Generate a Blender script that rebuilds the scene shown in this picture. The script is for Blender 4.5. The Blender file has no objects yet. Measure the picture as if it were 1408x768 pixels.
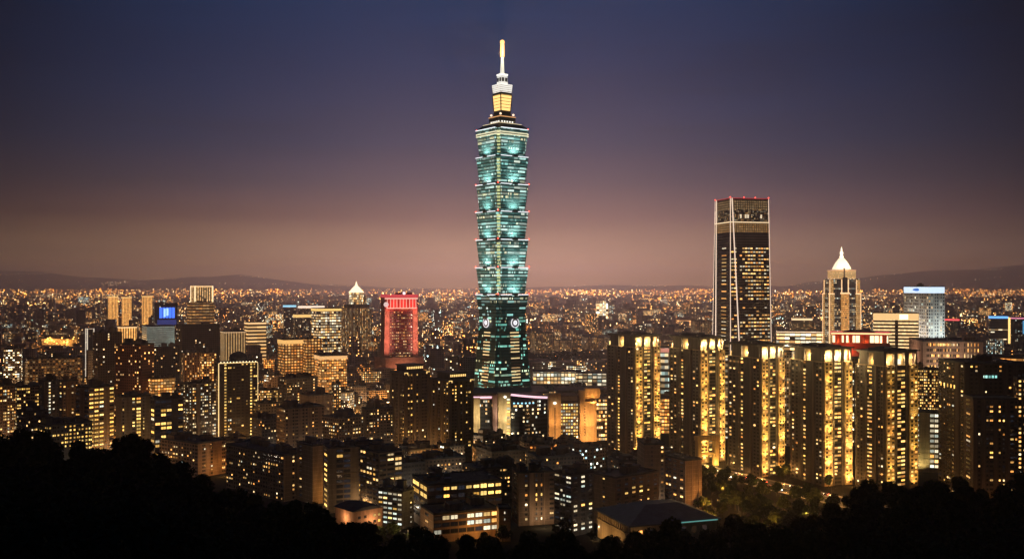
import bpy, math, random
import numpy as np
from mathutils import Vector, Matrix
from mathutils.bvhtree import BVHTree

# ------------------------------------------------------------------ camera, sky, exposure
SC = bpy.context.scene
COL = SC.collection
R = math.radians
F, CX, HZ, CZ = 1400.0, 704.0, 392.0, 170.0      # focal length in photo pixels, centre, horizon row, eye height

cam_d = bpy.data.cameras.new('camera')
cam_d.sensor_width = 36.0
cam_d.lens = 36.0 * F / 1408.0
cam_d.shift_y = (HZ - 384.0) / 1408.0
cam_d.clip_start, cam_d.clip_end = 0.5, 120000.0
cam = bpy.data.objects.new('camera', cam_d)
cam.location = (0, 0, CZ)
cam.rotation_euler = (R(90), 0, 0)
COL.objects.link(cam)
SC.camera = cam

W = bpy.data.worlds.new('World')
SC.world = W
W.use_nodes = True
nt = W.node_tree
nt.nodes.clear()


def nd(t, kind, **kw):
    n = t.nodes.new(kind)
    for k, v in kw.items():
        setattr(n, k, v)
    return n


def math_node(t, op, a, b=None, c=None, clamp=False):
    n = nd(t, 'ShaderNodeMath', operation=op, use_clamp=clamp)
    for i, v in enumerate((a, b, c)):
        if v is None:
            continue
        if isinstance(v, (int, float)):
            n.inputs[i].default_value = v
        else:
            t.links.new(v, n.inputs[i])
    return n.outputs[0]


def ramp(t, fac, stops, interp='LINEAR'):
    n = nd(t, 'ShaderNodeValToRGB')
    n.color_ramp.interpolation = interp
    e = n.color_ramp.elements
    while len(e) > 1:
        e.remove(e[-1])
    e[0].position, e[0].color = stops[0][0], (*stops[0][1], 1)
    for p, c in stops[1:]:
        k = e.new(p)
        k.color = (*c, 1)
    t.links.new(fac, n.inputs[0])
    return n.outputs[0]


def mixc(t, fac, a, b, mode='MIX'):
    n = nd(t, 'ShaderNodeMix', data_type='RGBA', blend_type=mode)
    for i, v in ((0, fac), (6, a), (7, b)):
        if isinstance(v, (int, float)):
            n.inputs[i].default_value = v
        elif isinstance(v, tuple):
            n.inputs[i].default_value = (*v, 1)
        else:
            t.links.new(v, n.inputs[i])
    return n.outputs[2]


tc = nd(nt, 'ShaderNodeTexCoord')
sep = nd(nt, 'ShaderNodeSeparateXYZ')
nt.links.new(tc.outputs['Generated'], sep.inputs[0])
dx, dy, dz = sep.outputs
# the glow of the city rises from the horizon and fades to a deep blue overhead
zf = math_node(nt, 'MULTIPLY', math_node(nt, 'ADD', dz, 0.05), 1.0 / 0.45, clamp=True)
warm_side = ramp(nt, zf, [(0.0, (.8, .37, .06)), (.111, (.8, .37, .06)), (.138, (.74, .36, .08)), (.178, (.50, .28, .13)), (.257, (.155, .080, .070)), (.33, (.054, .050, .086)),
                          (.413, (.012, .036, .100)), (.564, (.002, .028, .099)), (.682, (.003, .030, .106)), (.8, (.010, .036, .105)), (1.0, (.010, .030, .095))])
cool_side = ramp(nt, zf, [(0.0, (.75, .36, .09)), (.111, (.75, .36, .09)), (.138, (.70, .34, .12)), (.178, (.47, .27, .18)), (.257, (.185, .108, .125)), (.33, (.066, .060, .108)),
                          (.413, (.014, .038, .106)), (.564, (.003, .029, .102)), (.682, (.003, .031, .108)), (.8, (.010, .036, .105)), (1.0, (.010, .030, .095))])
side = math_node(nt, 'MULTIPLY_ADD', dx, 1.3, 0.45, clamp=True)
skyc = mixc(nt, side, warm_side, cool_side)
# strongest over the tower district ahead, weaker to the sides and behind
off = math_node(nt, 'SUBTRACT', dx, -0.01)
fall = math_node(nt, 'MULTIPLY_ADD', math_node(nt, 'MULTIPLY', off, off), -3.6, .88)
high = math_node(nt, 'MULTIPLY', dz, 3.6, clamp=True)
low_fall = math_node(nt, 'MULTIPLY_ADD', math_node(nt, 'MULTIPLY', off, off), -2.6, .90)
fall = math_node(nt, 'ADD', math_node(nt, 'MULTIPLY', fall, high), math_node(nt, 'MULTIPLY', low_fall, math_node(nt, 'SUBTRACT', 1.0, high)))
front = math_node(nt, 'MULTIPLY_ADD', dy, 0.45, 0.55, clamp=True)
gain = math_node(nt, 'MULTIPLY', math_node(nt, 'MAXIMUM', fall, 0.2), front)
nz = nd(nt, 'ShaderNodeTexNoise')
mp = nd(nt, 'ShaderNodeMapping')
mp.inputs['Scale'].default_value = (2.2, 2.2, 16.0)
nt.links.new(tc.outputs['Generated'], mp.inputs[0])
nt.links.new(mp.outputs[0], nz.inputs['Vector'])
nz.inputs['Scale'].default_value = 1.7
nz.inputs['Detail'].default_value = 4.0
gain = math_node(nt, 'MULTIPLY', gain, math_node(nt, 'MULTIPLY_ADD', nz.outputs[0], 0.34, 0.83))
nz2 = nd(nt, 'ShaderNodeTexNoise')
mp2 = nd(nt, 'ShaderNodeMapping')
mp2.inputs['Scale'].default_value = (1.6, 1.6, 15.0)
mp2.inputs['Location'].default_value = (.7, .2, .35)
nt.links.new(tc.outputs['Generated'], mp2.inputs[0])
nt.links.new(mp2.outputs[0], nz2.inputs['Vector'])
nz2.inputs['Scale'].default_value = 2.6
nz2.inputs['Detail'].default_value = 5.0
nz2.inputs['Roughness'].default_value = .58
cloud = math_node(nt, 'MULTIPLY', math_node(nt, 'SUBTRACT', nz2.outputs[0], .52), 4.5, clamp=True)
gain = math_node(nt, 'MULTIPLY', gain, math_node(nt, 'MULTIPLY_ADD', cloud, -.20, 1.03))
sky = nd(nt, 'ShaderNodeTexSky', sky_type='NISHITA')
sky.sun_disc = False
sky.sun_elevation = R(4)
sky.sun_rotation = R(0)
bg = nd(nt, 'ShaderNodeBackground')
nt.links.new(skyc, bg.inputs[0])
nt.links.new(gain, bg.inputs[1])
bg2 = nd(nt, 'ShaderNodeBackground')
nt.links.new(sky.outputs[0], bg2.inputs[0])
bg2.inputs[1].default_value = 0.0004
add = nd(nt, 'ShaderNodeAddShader')
nt.links.new(bg.outputs[0], add.inputs[0])
nt.links.new(bg2.outputs[0], add.inputs[1])
wo = nd(nt, 'ShaderNodeOutputWorld')
nt.links.new(add.outputs[0], wo.inputs[0])

# low sun added ahead to brighten the hazy air in place of city light
SUN_ELEV, SUN_AZ = R(4), R(0)          # azimuth clockwise from straight ahead
sun_d = bpy.data.lights.new('haze_sun', 'SUN')
sun_d.energy = 0.26
sun_d.color = (1.0, .545, .44)
sun_d.angle = R(0.5)
sun = bpy.data.objects.new('haze_sun', sun_d)
to_sun = Vector((math.sin(SUN_AZ) * math.cos(SUN_ELEV), math.cos(SUN_AZ) * math.cos(SUN_ELEV), math.sin(SUN_ELEV)))
sun.rotation_euler = to_sun.to_track_quat('Z', 'Y').to_euler()
COL.objects.link(sun)

SC.view_settings.view_transform = 'Standard'
SC.view_settings.look = 'None'
SC.view_settings.exposure = 0.0
SC.view_settings.gamma = 1.0
SC.view_settings.use_curve_mapping = False
cy = SC.cycles
cy.max_bounces = 4
cy.diffuse_bounces = 2
cy.glossy_bounces = 2
cy.transmission_bounces = 2
cy.volume_bounces = 1
cy.transparent_max_bounces = 4
cy.sample_clamp_indirect = 1.0
cy.sample_clamp_direct = 0.0
cy.use_light_tree = True
cy.caustics_reflective = False
cy.caustics_refractive = False
cy.use_denoising = True
HAZE_DENSITY = 6.6e-5

# ------------------------------------------------------------------ helpers


def PX(px, Y):
    return (px - CX) / F * Y


def ZT(py, Y):
    return CZ - (py - HZ) / F * Y


def pix(p):
    return CX + F * p[0] / p[1], HZ - F * (p[2] - CZ) / p[1]


class MB:
    """Collects faces; build() links them as one mesh object."""

    def __init__(self):
        self.v, self.f, self.m, self.fa = [], [], [], []

    def face(self, pts, m=0, a=None):
        b = len(self.v)
        self.v.extend(pts)
        self.f.append(tuple(range(b, b + len(pts))))
        self.m.append(m)
        self.fa.append(a)

    def solid(self, vs, fs, m=0, a=None):
        b = len(self.v)
        self.v.extend(vs)
        for f in fs:
            self.f.append(tuple(b + i for i in f))
            self.m.append(m)
            self.fa.append(a)

    def box(self, x0, x1, y0, y1, z0, z1, m=0, a=None):
        self.solid([(x0, y0, z0), (x1, y0, z0), (x1, y1, z0), (x0, y1, z0), (x0, y0, z1), (x1, y0, z1), (x1, y1, z1), (x0, y1, z1)],
                   [(0, 1, 5, 4), (1, 2, 6, 5), (2, 3, 7, 6), (3, 0, 4, 7), (4, 5, 6, 7), (3, 2, 1, 0)], m, a)

    def prism(self, poly, z0, z1, m=0, s=1.0, top=None, a=None):
        """poly at z0, the same poly scaled by s (or top) at z1."""
        n = len(poly)
        tp = top or [(x * s, y * s) for x, y in poly]
        vs = [(x, y, z0) for x, y in poly] + [(x, y, z1) for x, y in tp]
        fs = [(i, (i + 1) % n, n + (i + 1) % n, n + i) for i in range(n)] + [tuple(range(n, 2 * n)), tuple(reversed(range(n)))]
        self.solid(vs, fs, m, a)

    def tube(self, p, q, r, r2=None, n=6, m=0, a=None):
        p, q = Vector(p), Vector(q)
        r2 = r if r2 is None else r2
        d = (q - p).normalized()
        u = d.orthogonal().normalized()
        w = d.cross(u)
        vs = []
        for c, rr in ((p, r), (q, r2)):
            for i in range(n):
                t = 2 * math.pi * i / n
                vs.append(tuple(c + (u * math.cos(t) + w * math.sin(t)) * rr))
        fs = [(i, (i + 1) % n, n + (i + 1) % n, n + i) for i in range(n)] + [tuple(range(n, 2 * n)), tuple(reversed(range(n)))]
        self.solid(vs, fs, m, a)

    def lathe(self, prof, cx=0, cy=0, n=12, m=0, a=None):
        vs, fs = [], []
        for r, z in prof:
            for i in range(n):
                t = 2 * math.pi * i / n
                vs.append((cx + r * math.cos(t), cy + r * math.sin(t), z))
        for k in range(len(prof) - 1):
            for i in range(n):
                j = (i + 1) % n
                fs.append((k * n + i, k * n + j, (k + 1) * n + j, (k + 1) * n + i))
        fs.append(tuple(reversed(range(n))))
        fs.append(tuple(range((len(prof) - 1) * n, len(prof) * n)))
        self.solid(vs, fs, m, a)

    def mesh(self, name, mats, uv=None, attrs=None):
        me = bpy.data.meshes.new(name)
        me.from_pydata(self.v, [], self.f)
        for mt in (mats if isinstance(mats, (list, tuple)) else [mats]):
            me.materials.append(mt)
        me.polygons.foreach_set('material_index', self.m)
        if uv:
            facade_uv(me, *uv)
        if attrs:
            for k, val in attrs.items():
                at = me.attributes.new(k, 'FLOAT_COLOR', 'FACE')
                at.data.foreach_set('color', np.tile(np.array(val, dtype=np.float32), len(me.polygons)))
        if any(x is not None for x in self.fa):
            at = me.attributes.new('par', 'FLOAT_COLOR', 'FACE')
            at.data.foreach_set('color', np.array([x or (0, 0, 0, 0) for x in self.fa], dtype=np.float32).ravel())
        me.update()
        return me

    def build(self, name, mats, parent=None, uv=None, attrs=None):
        return obj(name, self.mesh(name, mats, uv, attrs), parent)


def obj(name, me, parent=None, loc=(0, 0, 0)):
    o = bpy.data.objects.new(name, me)
    o.location = loc
    COL.objects.link(o)
    if parent is not None:
        o.parent = parent
    return o


def facade_uv(me, bw, fh):
    """UV in bays along each wall and storeys up it."""
    uvl = me.uv_layers.new(name='UVMap')
    for p in me.polygons:
        n = p.normal
        if abs(n.z) > 0.7:
            for li in p.loop_indices:
                uvl.data[li].uv = (0.0, 0.0)
            continue
        if abs(n.x) > abs(n.y):
            k, s = 1, 1.0
        else:
            k, s = 0, 1.0
        for li in p.loop_indices:
            c = me.vertices[me.loops[li].vertex_index].co
            uvl.data[li].uv = (c[k] / bw + 200.0 + (37 if k else 0), c[2] / fh)


def empty(name, loc, rz=0.0):
    o = bpy.data.objects.new(name, None)
    o.location = loc
    o.rotation_euler = (0, 0, rz)
    o.empty_display_size = 1.0
    COL.objects.link(o)
    return o


def tag(o, label=None, cat=None, group=None, kind=None):
    for k, v in (('label', label), ('category', cat), ('group', group), ('kind', kind)):
        if v:
            o[k] = v
    return o


HEROES = []      # plan circle and what must stay in view: (cx, cy, r, px0, px1, ytop, yvis, Y)


def plan(x0, xc, x1, Y, th=0.0, depth=16.0, yvis=None, ytop=None):
    """Footprint from where its left edge, near corner and right edge are seen. -> centre, rotation, width, depth"""
    k0, k1 = (x0 - CX) / F, (x1 - CX) / F
    if xc is None:
        phi = math.atan((k0 + k1) / 2)
        t = R(th) - phi
        px = k0 * Y
        w = (k1 * Y - px) / (math.cos(t) - k1 * math.sin(t))
        d = depth
    else:
        kc = (xc - CX) / F
        t = R(th) - math.atan(kc)
        px = kc * Y
        w = (k1 * Y - px) / (math.cos(t) - k1 * math.sin(t))
        d = (k0 * Y - px) / (-math.sin(t) - k0 * math.cos(t))
    c, s = math.cos(t), math.sin(t)
    cx = px + c * w / 2 - s * d / 2
    cyy = Y + s * w / 2 + c * d / 2
    HEROES.append((cx, cyy, math.hypot(w, d) / 2, x0, x1, ytop if ytop is not None else 0, yvis if yvis is not None else 700, Y))
    return cx, cyy, t, w, d


# ------------------------------------------------------------------ materials
MATS = {}


def new_mat(name):
    m = bpy.data.materials.new(name)
    m.use_nodes = True
    t = m.node_tree
    return m, t, t.nodes['Principled BSDF']


def plain(name, col, rough=.75, metal=0.0, var=.25, scale=.25, bump=0.0, spec=.3):
    if name in MATS:
        return MATS[name]
    m, t, b = new_mat(name)
    tcn = nd(t, 'ShaderNodeTexCoord')
    n = nd(t, 'ShaderNodeTexNoise')
    n.inputs['Scale'].default_value = scale
    n.inputs['Detail'].default_value = 5
    t.links.new(tcn.outputs['Object'], n.inputs['Vector'])
    lo = tuple(c * (1 - var) for c in col)
    hi = tuple(min(1, c * (1 + var)) for c in col)
    t.links.new(ramp(t, n.outputs[0], [(.3, lo), (.7, hi)]), b.inputs['Base Color'])
    b.inputs['Roughness'].default_value = rough
    b.inputs['Metallic'].default_value = metal
    b.inputs['Specular IOR Level'].default_value = spec
    MATS[name] = m
    return m


def glow(name, col, strength, sample=False):
    if name in MATS:
        return MATS[name]
    m, t, b = new_mat(name)
    b.inputs['Base Color'].default_value = (*[min(.8, c * .6) for c in col], 1)
    b.inputs['Emission Color'].default_value = (*col, 1)
    b.inputs['Emission Strength'].default_value = strength
    m.cycles.emission_sampling = 'AUTO' if sample else 'NONE'
    MATS[name] = m
    return m


def wall_mat(col):
    """Painted or tiled wall: storey-high streaks and patches on the colour the wall itself has."""
    key = 'wall_%.2f_%.2f_%.2f' % col
    if key in MATS:
        return MATS[key]
    m, t, b = new_mat(key)
    tcn = nd(t, 'ShaderNodeTexCoord')
    mpn = nd(t, 'ShaderNodeMapping')
    mpn.inputs['Scale'].default_value = (.45, .45, .06)
    t.links.new(tcn.outputs['Object'], mpn.inputs[0])
    n = nd(t, 'ShaderNodeTexNoise')
    n.inputs['Scale'].default_value = 1.0
    n.inputs['Detail'].default_value = 6
    t.links.new(mpn.outputs[0], n.inputs['Vector'])
    n2 = nd(t, 'ShaderNodeTexNoise')
    n2.inputs['Scale'].default_value = 2.2
    n2.inputs['Detail'].default_value = 3
    t.links.new(tcn.outputs['Object'], n2.inputs['Vector'])
    fac = math_node(t, 'ADD', math_node(t, 'MULTIPLY', n.outputs[0], .7), math_node(t, 'MULTIPLY', n2.outputs[0], .3))
    t.links.new(ramp(t, fac, [(.33, tuple(c * .62 for c in col)), (.66, tuple(min(1, c * 1.22) for c in col))]), b.inputs['Base Color'])
    b.inputs['Roughness'].default_value = .8
    b.inputs['Specular IOR Level'].default_value = .25
    MATS[key] = m
    return m


def facade_mat():
    """Wall with a grid of windows, some lit. Reads face attributes: tint (wall), par (lit share, warmth, gain, seed), shp (margin u, margin v, row habit)."""
    m, t, b = new_mat('city_facade')
    L = t.links.new
    uv = nd(t, 'ShaderNodeUVMap')
    s = nd(t, 'ShaderNodeSeparateXYZ')
    L(uv.outputs[0], s.inputs[0])
    tint = nd(t, 'ShaderNodeAttribute', attribute_name='tint')
    par = nd(t, 'ShaderNodeAttribute', attribute_name='par')
    shp = nd(t, 'ShaderNodeAttribute', attribute_name='shp')
    sp = nd(t, 'ShaderNodeSeparateColor')
    L(par.outputs['Color'], sp.inputs[0])
    ss = nd(t, 'ShaderNodeSeparateColor')
    L(shp.outputs['Color'], ss.inputs[0])
    lit, warm, gain_ = sp.outputs
    seed = par.outputs['Alpha']
    mu, mv, rowh = ss.outputs
    vary = shp.outputs['Alpha']
    fu, fv = math_node(t, 'FLOOR', s.outputs[0]), math_node(t, 'FLOOR', s.outputs[1])
    ru, rv = math_node(t, 'FRACT', s.outputs[0]), math_node(t, 'FRACT', s.outputs[1])

    def inside(r_, mg):
        d = math_node(t, 'ABSOLUTE', math_node(t, 'SUBTRACT', r_, .5))
        return math_node(t, 'LESS_THAN', d, math_node(t, 'SUBTRACT', .505, mg))
    mask = math_node(t, 'MULTIPLY', inside(ru, mu), inside(rv, mv))
    isw = math_node(t, 'GREATER_THAN', s.outputs[1], 0.2)
    mask = math_node(t, 'MULTIPLY', mask, isw)

    def wn(a, b_, c_):
        cv = nd(t, 'ShaderNodeCombineXYZ')
        for i, v in enumerate((a, b_, c_)):
            if isinstance(v, (int, float)):
                cv.inputs[i].default_value = v
            else:
                L(v, cv.inputs[i])
        w = nd(t, 'ShaderNodeTexWhiteNoise', noise_dimensions='3D')
        L(cv.outputs[0], w.inputs['Vector'])
        return w
    w1 = wn(fu, fv, seed)
    wrow = wn(3.0, fv, seed)
    wcol = wn(fu, 7.0, seed)
    # a storey or a stair column can be lit as a whole
    r1 = mixn(t, rowh, w1.outputs['Value'], wrow.outputs['Value'])
    r1 = math_node(t, 'ADD', math_node(t, 'MULTIPLY', r1, .8), math_node(t, 'MULTIPLY', wcol.outputs['Value'], .2))
    on = math_node(t, 'LESS_THAN', r1, lit)
    sw = nd(t, 'ShaderNodeSeparateColor')
    L(w1.outputs['Color'], sw.inputs[0])
    tone = math_node(t, 'ADD', warm, math_node(t, 'MULTIPLY', math_node(t, 'SUBTRACT', sw.outputs[1], .5), math_node(t, 'MULTIPLY', vary, .45)), clamp=True)
    col = ramp(t, tone, [(0, (1, .30, .045)), (.3, (1, .47, .12)), (.55, (1, .70, .34)), (.75, (.95, .92, .72)), (.9, (.62, .95, .88)), (1, (.45, .85, 1))])
    st = math_node(t, 'MULTIPLY_ADD', math_node(t, 'POWER', sw.outputs[2], 2.2), 2.4, .35)
    st = mixn(t, vary, 1.0, st)
    em = math_node(t, 'MULTIPLY', math_node(t, 'MULTIPLY', math_node(t, 'MULTIPLY', mask, on), st), gain_)
    em = math_node(t, 'MULTIPLY', em, 4.0)
    geo = nd(t, 'ShaderNodeTexCoord')
    n = nd(t, 'ShaderNodeTexNoise')
    n.inputs['Scale'].default_value = .12
    n.inputs['Detail'].default_value = 4
    L(geo.outputs['Object'], n.inputs['Vector'])
    wl = mixc(t, 1.0, tint.outputs['Color'], ramp(t, n.outputs[0], [(.3, (.65, .65, .65)), (.7, (1.2, 1.2, 1.2))]), 'MULTIPLY')
    L(mixc(t, mask, wl, (.02, .022, .027)), b.inputs['Base Color'])
    L(math_node(t, 'MULTIPLY_ADD', mask, -.6, .8), b.inputs['Roughness'])
    L(col, b.inputs['Emission Color'])
    L(em, b.inputs['Emission Strength'])
    m.cycles.emission_sampling = 'NONE'
    return m


def mixn(t, f, a, b_):
    n = nd(t, 'ShaderNodeMix', data_type='FLOAT')
    for i, v in ((0, f), (2, a), (3, b_)):
        if isinstance(v, (int, float)):
            n.inputs[i].default_value = v
        else:
            t.links.new(v, n.inputs[i])
    return n.outputs[0]


FACADE = facade_mat()


def pane_mat(name, stops, lo, hi, attr=False):
    """Window pane: lit rooms differ in tone, brightness and in how far the curtain is drawn."""
    m, t, b = new_mat(name)
    L = t.links.new
    if attr:
        pa = nd(t, 'ShaderNodeAttribute', attribute_name='par')
        sp = nd(t, 'ShaderNodeSeparateColor')
        L(pa.outputs['Color'], sp.inputs[0])
        on, rnd, tone = sp.outputs
        rb = pa.outputs['Alpha']
    else:
        oi = nd(t, 'ShaderNodeObjectInfo')
        rnd = oi.outputs['Random']
        w = nd(t, 'ShaderNodeTexWhiteNoise', noise_dimensions='1D')
        L(rnd, w.inputs['W'])
        rb = w.outputs['Value']
        tone, on = rnd, None
    col = ramp(t, tone, stops)
    st = math_node(t, 'MULTIPLY_ADD', math_node(t, 'POWER', rb, 1.8), hi - lo, lo)
    tcn = nd(t, 'ShaderNodeTexCoord')
    n = nd(t, 'ShaderNodeTexNoise')
    n.inputs['Scale'].default_value = 1.6 if not attr else .9
    n.inputs['Detail'].default_value = 2
    L(tcn.outputs['Object'], n.inputs['Vector'])
    st = math_node(t, 'MULTIPLY', st, math_node(t, 'MULTIPLY_ADD', n.outputs[0], 1.3, .35))
    if on is not None:
        st = math_node(t, 'MULTIPLY', st, on)
    b.inputs['Base Color'].default_value = (.022, .025, .03, 1)
    b.inputs['Roughness'].default_value = .12
    L(col, b.inputs['Emission Color'])
    L(st, b.inputs['Emission Strength'])
    m.cycles.emission_sampling = 'NONE'
    return m


WARM = [(0, (1, .36, .07)), (.4, (1, .50, .13)), (.75, (1, .62, .22)), (1, (1, .78, .45))]
PANE = {
    'warm': pane_mat('pane_warm', WARM, .5, 3.4),
    'gold': pane_mat('pane_gold', [(0, (1, .50, .09)), (1, (1, .66, .2))], .6, 3.0),
    'white': pane_mat('pane_white', [(0, (1, .76, .42)), (.6, (1, .92, .68)), (1, (.78, 1, .9))], .35, 1.6),
    'office': pane_mat('pane_office', [(0, (1, .80, .46)), (1, (1, .90, .66))], .7, 1.3),
    'teal': pane_mat('pane_teal', [(0, (.2, .75, .7)), (.6, (.45, .95, .85)), (1, (.85, 1, .8))], .3, 1.6),
    'dark': pane_mat('pane_dark', [(0, (1, .5, .2)), (1, (.4, .6, 1))], 0.0, .035),
}
PANE_MANY = pane_mat('pane_many', WARM, .4, 2.6, attr=True)
FRAME = plain('window_frame', (.06, .058, .055), .5, var=.1)
ROOF = plain('roof_membrane', (.07, .078, .095), .9, scale=.3, var=.4)
CONC = plain('concrete', (.22, .205, .19), .85)
METAL = plain('dark_metal', (.05, .05, .055), .45, .6)
STEEL = plain('steel', (.3, .3, .31), .4, .7)


def window_mesh(kind):
    mb = MB()
    a = .06
    # frame ring with depth, pane inset, one mullion; one metre square, facing -y
    o = [(-.5, -.5), (.5, -.5), (.5, .5), (-.5, .5)]
    i = [(-.5 + a, -.5 + a), (.5 - a, -.5 + a), (.5 - a, .5 - a), (-.5 + a, .5 - a)]
    for k in range(4):
        j = (k + 1) % 4
        mb.face([(o[k][0], -.1, o[k][1]), (o[j][0], -.1, o[j][1]), (i[j][0], -.1, i[j][1]), (i[k][0], -.1, i[k][1])], 0)
        mb.face([(o[k][0], .05, o[k][1]), (o[j][0], .05, o[j][1]), (o[j][0], -.1, o[j][1]), (o[k][0], -.1, o[k][1])], 0)
        mb.face([(i[k][0], -.1, i[k][1]), (i[j][0], -.1, i[j][1]), (i[j][0], -.03, i[j][1]), (i[k][0], -.03, i[k][1])], 0)
    mb.face([(x, -.03, z) for x, z in i], 1)
    mb.box(-.025, .025, -.085, -.031, -.5 + a, .5 - a, 0)
    return mb.mesh('window_' + kind, [FRAME, PANE[kind]])


WINDOW = {k: window_mesh(k) for k in PANE}


def lamp(name, kind, parent, loc, power, col, size=.25, rot=None, spot=None):
    d = bpy.data.lights.new(name, kind)
    d.energy = power
    d.color = col
    if kind in ('POINT', 'SPOT'):
        d.shadow_soft_size = size
    if kind == 'SPOT':
        d.spot_size = R(spot or 100)
        d.spot_blend = .9
    d.cycles.max_bounces = 2
    o = bpy.data.objects.new(name, d)
    o.location = loc
    if rot is not None:
        o.rotation_euler = Vector(rot).to_track_quat('-Z', 'Y').to_euler()
    COL.objects.link(o)
    if parent is not None:
        o.parent = parent
    return o


# the outline of the wooded hill in front, in photo pixels: nothing below it shows
HILL = [(-400, 575), (0, 590), (60, 600), (100, 604), (140, 605), (180, 598), (205, 608), (240, 628), (280, 650), (310, 662), (350, 684), (430, 694),
        (470, 708), (530, 745), (575, 738), (620, 746), (660, 754), (710, 745), (760, 738), (800, 744), (850, 744), (900, 736), (960, 736), (1020, 728),
        (1080, 712), (1140, 695), (1190, 672), (1240, 664), (1300, 662), (1408, 660), (1800, 640)]


def hill_y(px):
    return float(np.interp(px, [a for a, b in HILL], [b for a, b in HILL]))


# ------------------------------------------------------------------ generic block with windows as parts
def put_windows(root, slots, rng, limit=100, base=None):
    """slots: (x, y, z, rz, w, h, kind, weight). The `limit` most visible ones are objects, the rest one stuff mesh."""
    lit = [s for s in slots if s[6] != 'dark']
    dark = [s for s in slots if s[6] == 'dark']
    rng.shuffle(lit)
    rng.shuffle(dark)
    order = lit + dark
    for x, y, z, rz, w, h, kind, _ in order[:limit]:
        o = obj('window', WINDOW[kind], root, (x, y, z))
        o.rotation_euler = (0, 0, rz)
        o.scale = (w, 1, h)
    rest = order[limit:]
    if rest:
        mb = MB()
        for x, y, z, rz, w, h, kind, _ in rest:
            c, s = math.cos(rz), math.sin(rz)
            on = 0.0 if kind == 'dark' else 1.0
            a = (on, rng.random(), .9 if kind == 'white' else rng.random() * .8, rng.random())
            vs = []
            for lx, ly, lz in ((-w / 2, -.04, -h / 2), (w / 2, -.04, -h / 2), (w / 2, -.04, h / 2), (-w / 2, -.04, h / 2)):
                vs.append((x + c * lx - s * ly, y + s * lx + c * ly, z + lz))
            mb.face(vs, 0, a)
        o = mb.build('window', PANE_MANY, root)
        o['kind'] = 'stuff'


def rooftop(root, w, d, h, rng, huts=2, mat=None, wallm=None, par=1.1):
    """Roof slab with a parapet; stair huts and water tanks on it are sub-parts."""
    mb = MB()
    e = .12
    mb.box(-w / 2 - e, w / 2 + e, -d / 2 - e, -d / 2 + .3, h - .35, h + par)
    mb.box(-w / 2 - e, w / 2 + e, d / 2 - .3, d / 2 + e, h - .35, h + par)
    mb.box(-w / 2 - e, -w / 2 + .3, -d / 2 + .302, d / 2 - .302, h - .35, h + par)
    mb.box(w / 2 - .3, w / 2 + e, -d / 2 + .302, d / 2 - .302, h - .35, h + par)
    mb.box(-w / 2 + .31, w / 2 - .31, -d / 2 + .31, d / 2 - .31, h + .01, h + .18)
    ro = mb.build('roof', mat or ROOF, root)
    used = []
    for k in range(huts):
        for _ in range(12):
            hw, hd, hh = rng.uniform(.14, .3) * w, rng.uniform(.25, .5) * d, rng.uniform(2.8, 6.5)
            hw, hd = max(3.5, min(hw, 12)), max(3.5, min(hd, 10))
            hx, hy = rng.uniform(-.5, .5) * max(0, w - hw - 2), rng.uniform(-.5, .5) * max(0, d - hd - 2)
            if all(abs(hx - a) > (hw + c) / 2 + .5 or abs(hy - b_) > (hd + dd) / 2 + .5 for a, b_, c, dd in used):
                break
        else:
            continue
        used.append((hx, hy, hw, hd))
        m2 = MB()
        m2.box(hx - hw / 2, hx + hw / 2, hy - hd / 2, hy + hd / 2, h + .18, h + hh)
        m2.box(hx - hw / 2 - .25, hx + hw / 2 + .25, hy - hd / 2 - .25, hy + hd / 2 + .25, h + hh + .002, h + hh + .3, 1)
        if rng.random() < .5:
            m2.box(hx - hw * .25, hx + hw * .2, hy - hd * .3, hy + hd * .25, h + hh + .302, h + hh + rng.uniform(1.2, 2.6), 0)
        m2.build('stair_hut', [wallm or CONC, ROOF], ro)
    for k in range(rng.randint(1, 3) if huts else 0):
        for _ in range(12):
            tx, ty, r_ = rng.uniform(-.42, .42) * w, rng.uniform(-.42, .42) * d, rng.uniform(.8, 1.4)
            if all(abs(tx - a) > c / 2 + r_ + .3 or abs(ty - b_) > dd / 2 + r_ + .3 for a, b_, c, dd in used):
                break
        else:
            continue
        used.append((tx, ty, 2 * r_, 2 * r_))
        m3 = MB()
        m3.lathe([(r_, h + .18), (r_, h + 2.2), (r_ * .6, h + 2.7), (.05, h + 2.8)], tx, ty, 10)
        m3.build('water_tank', STEEL, ro)
    return ro


BALC = {}
NEAR = []
mb = MB()
mb.box(-.9, .9, -.5, .5, .25, 1.35)
mb.box(-.8, -.65, -.4, .4, 0, .249)
mb.box(.65, .8, -.4, .4, 0, .249)
AIRCON = mb.mesh('air_conditioner', plain('grey_metal', (.32, .32, .31), .5, .3))
mb = MB()
mb.tube((0, 0, 0), (0, 0, 4.2), .06, .04, 5)
for k in range(4):
    mb.tube((-.9 + .12 * k, 0, 4.0 - k * .32), (.9 - .12 * k, 0, 4.0 - k * .32), .03, n=4)
AERIAL = mb.mesh('aerial', METAL)
mb = MB()
mb.box(-2.4, 2.4, -1.6, 1.6, 0, 2.3)
mb.prism([(-2.7, -1.9), (2.7, -1.9), (2.7, 1.9), (-2.7, 1.9)], 2.302, 3.0, top=[(-2.7, -.2), (2.7, -.2), (2.7, .2), (-2.7, .2)])
SHED = mb.mesh('roof_shed', plain('sheet_metal', (.22, .25, .25), .5, .3))


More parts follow.
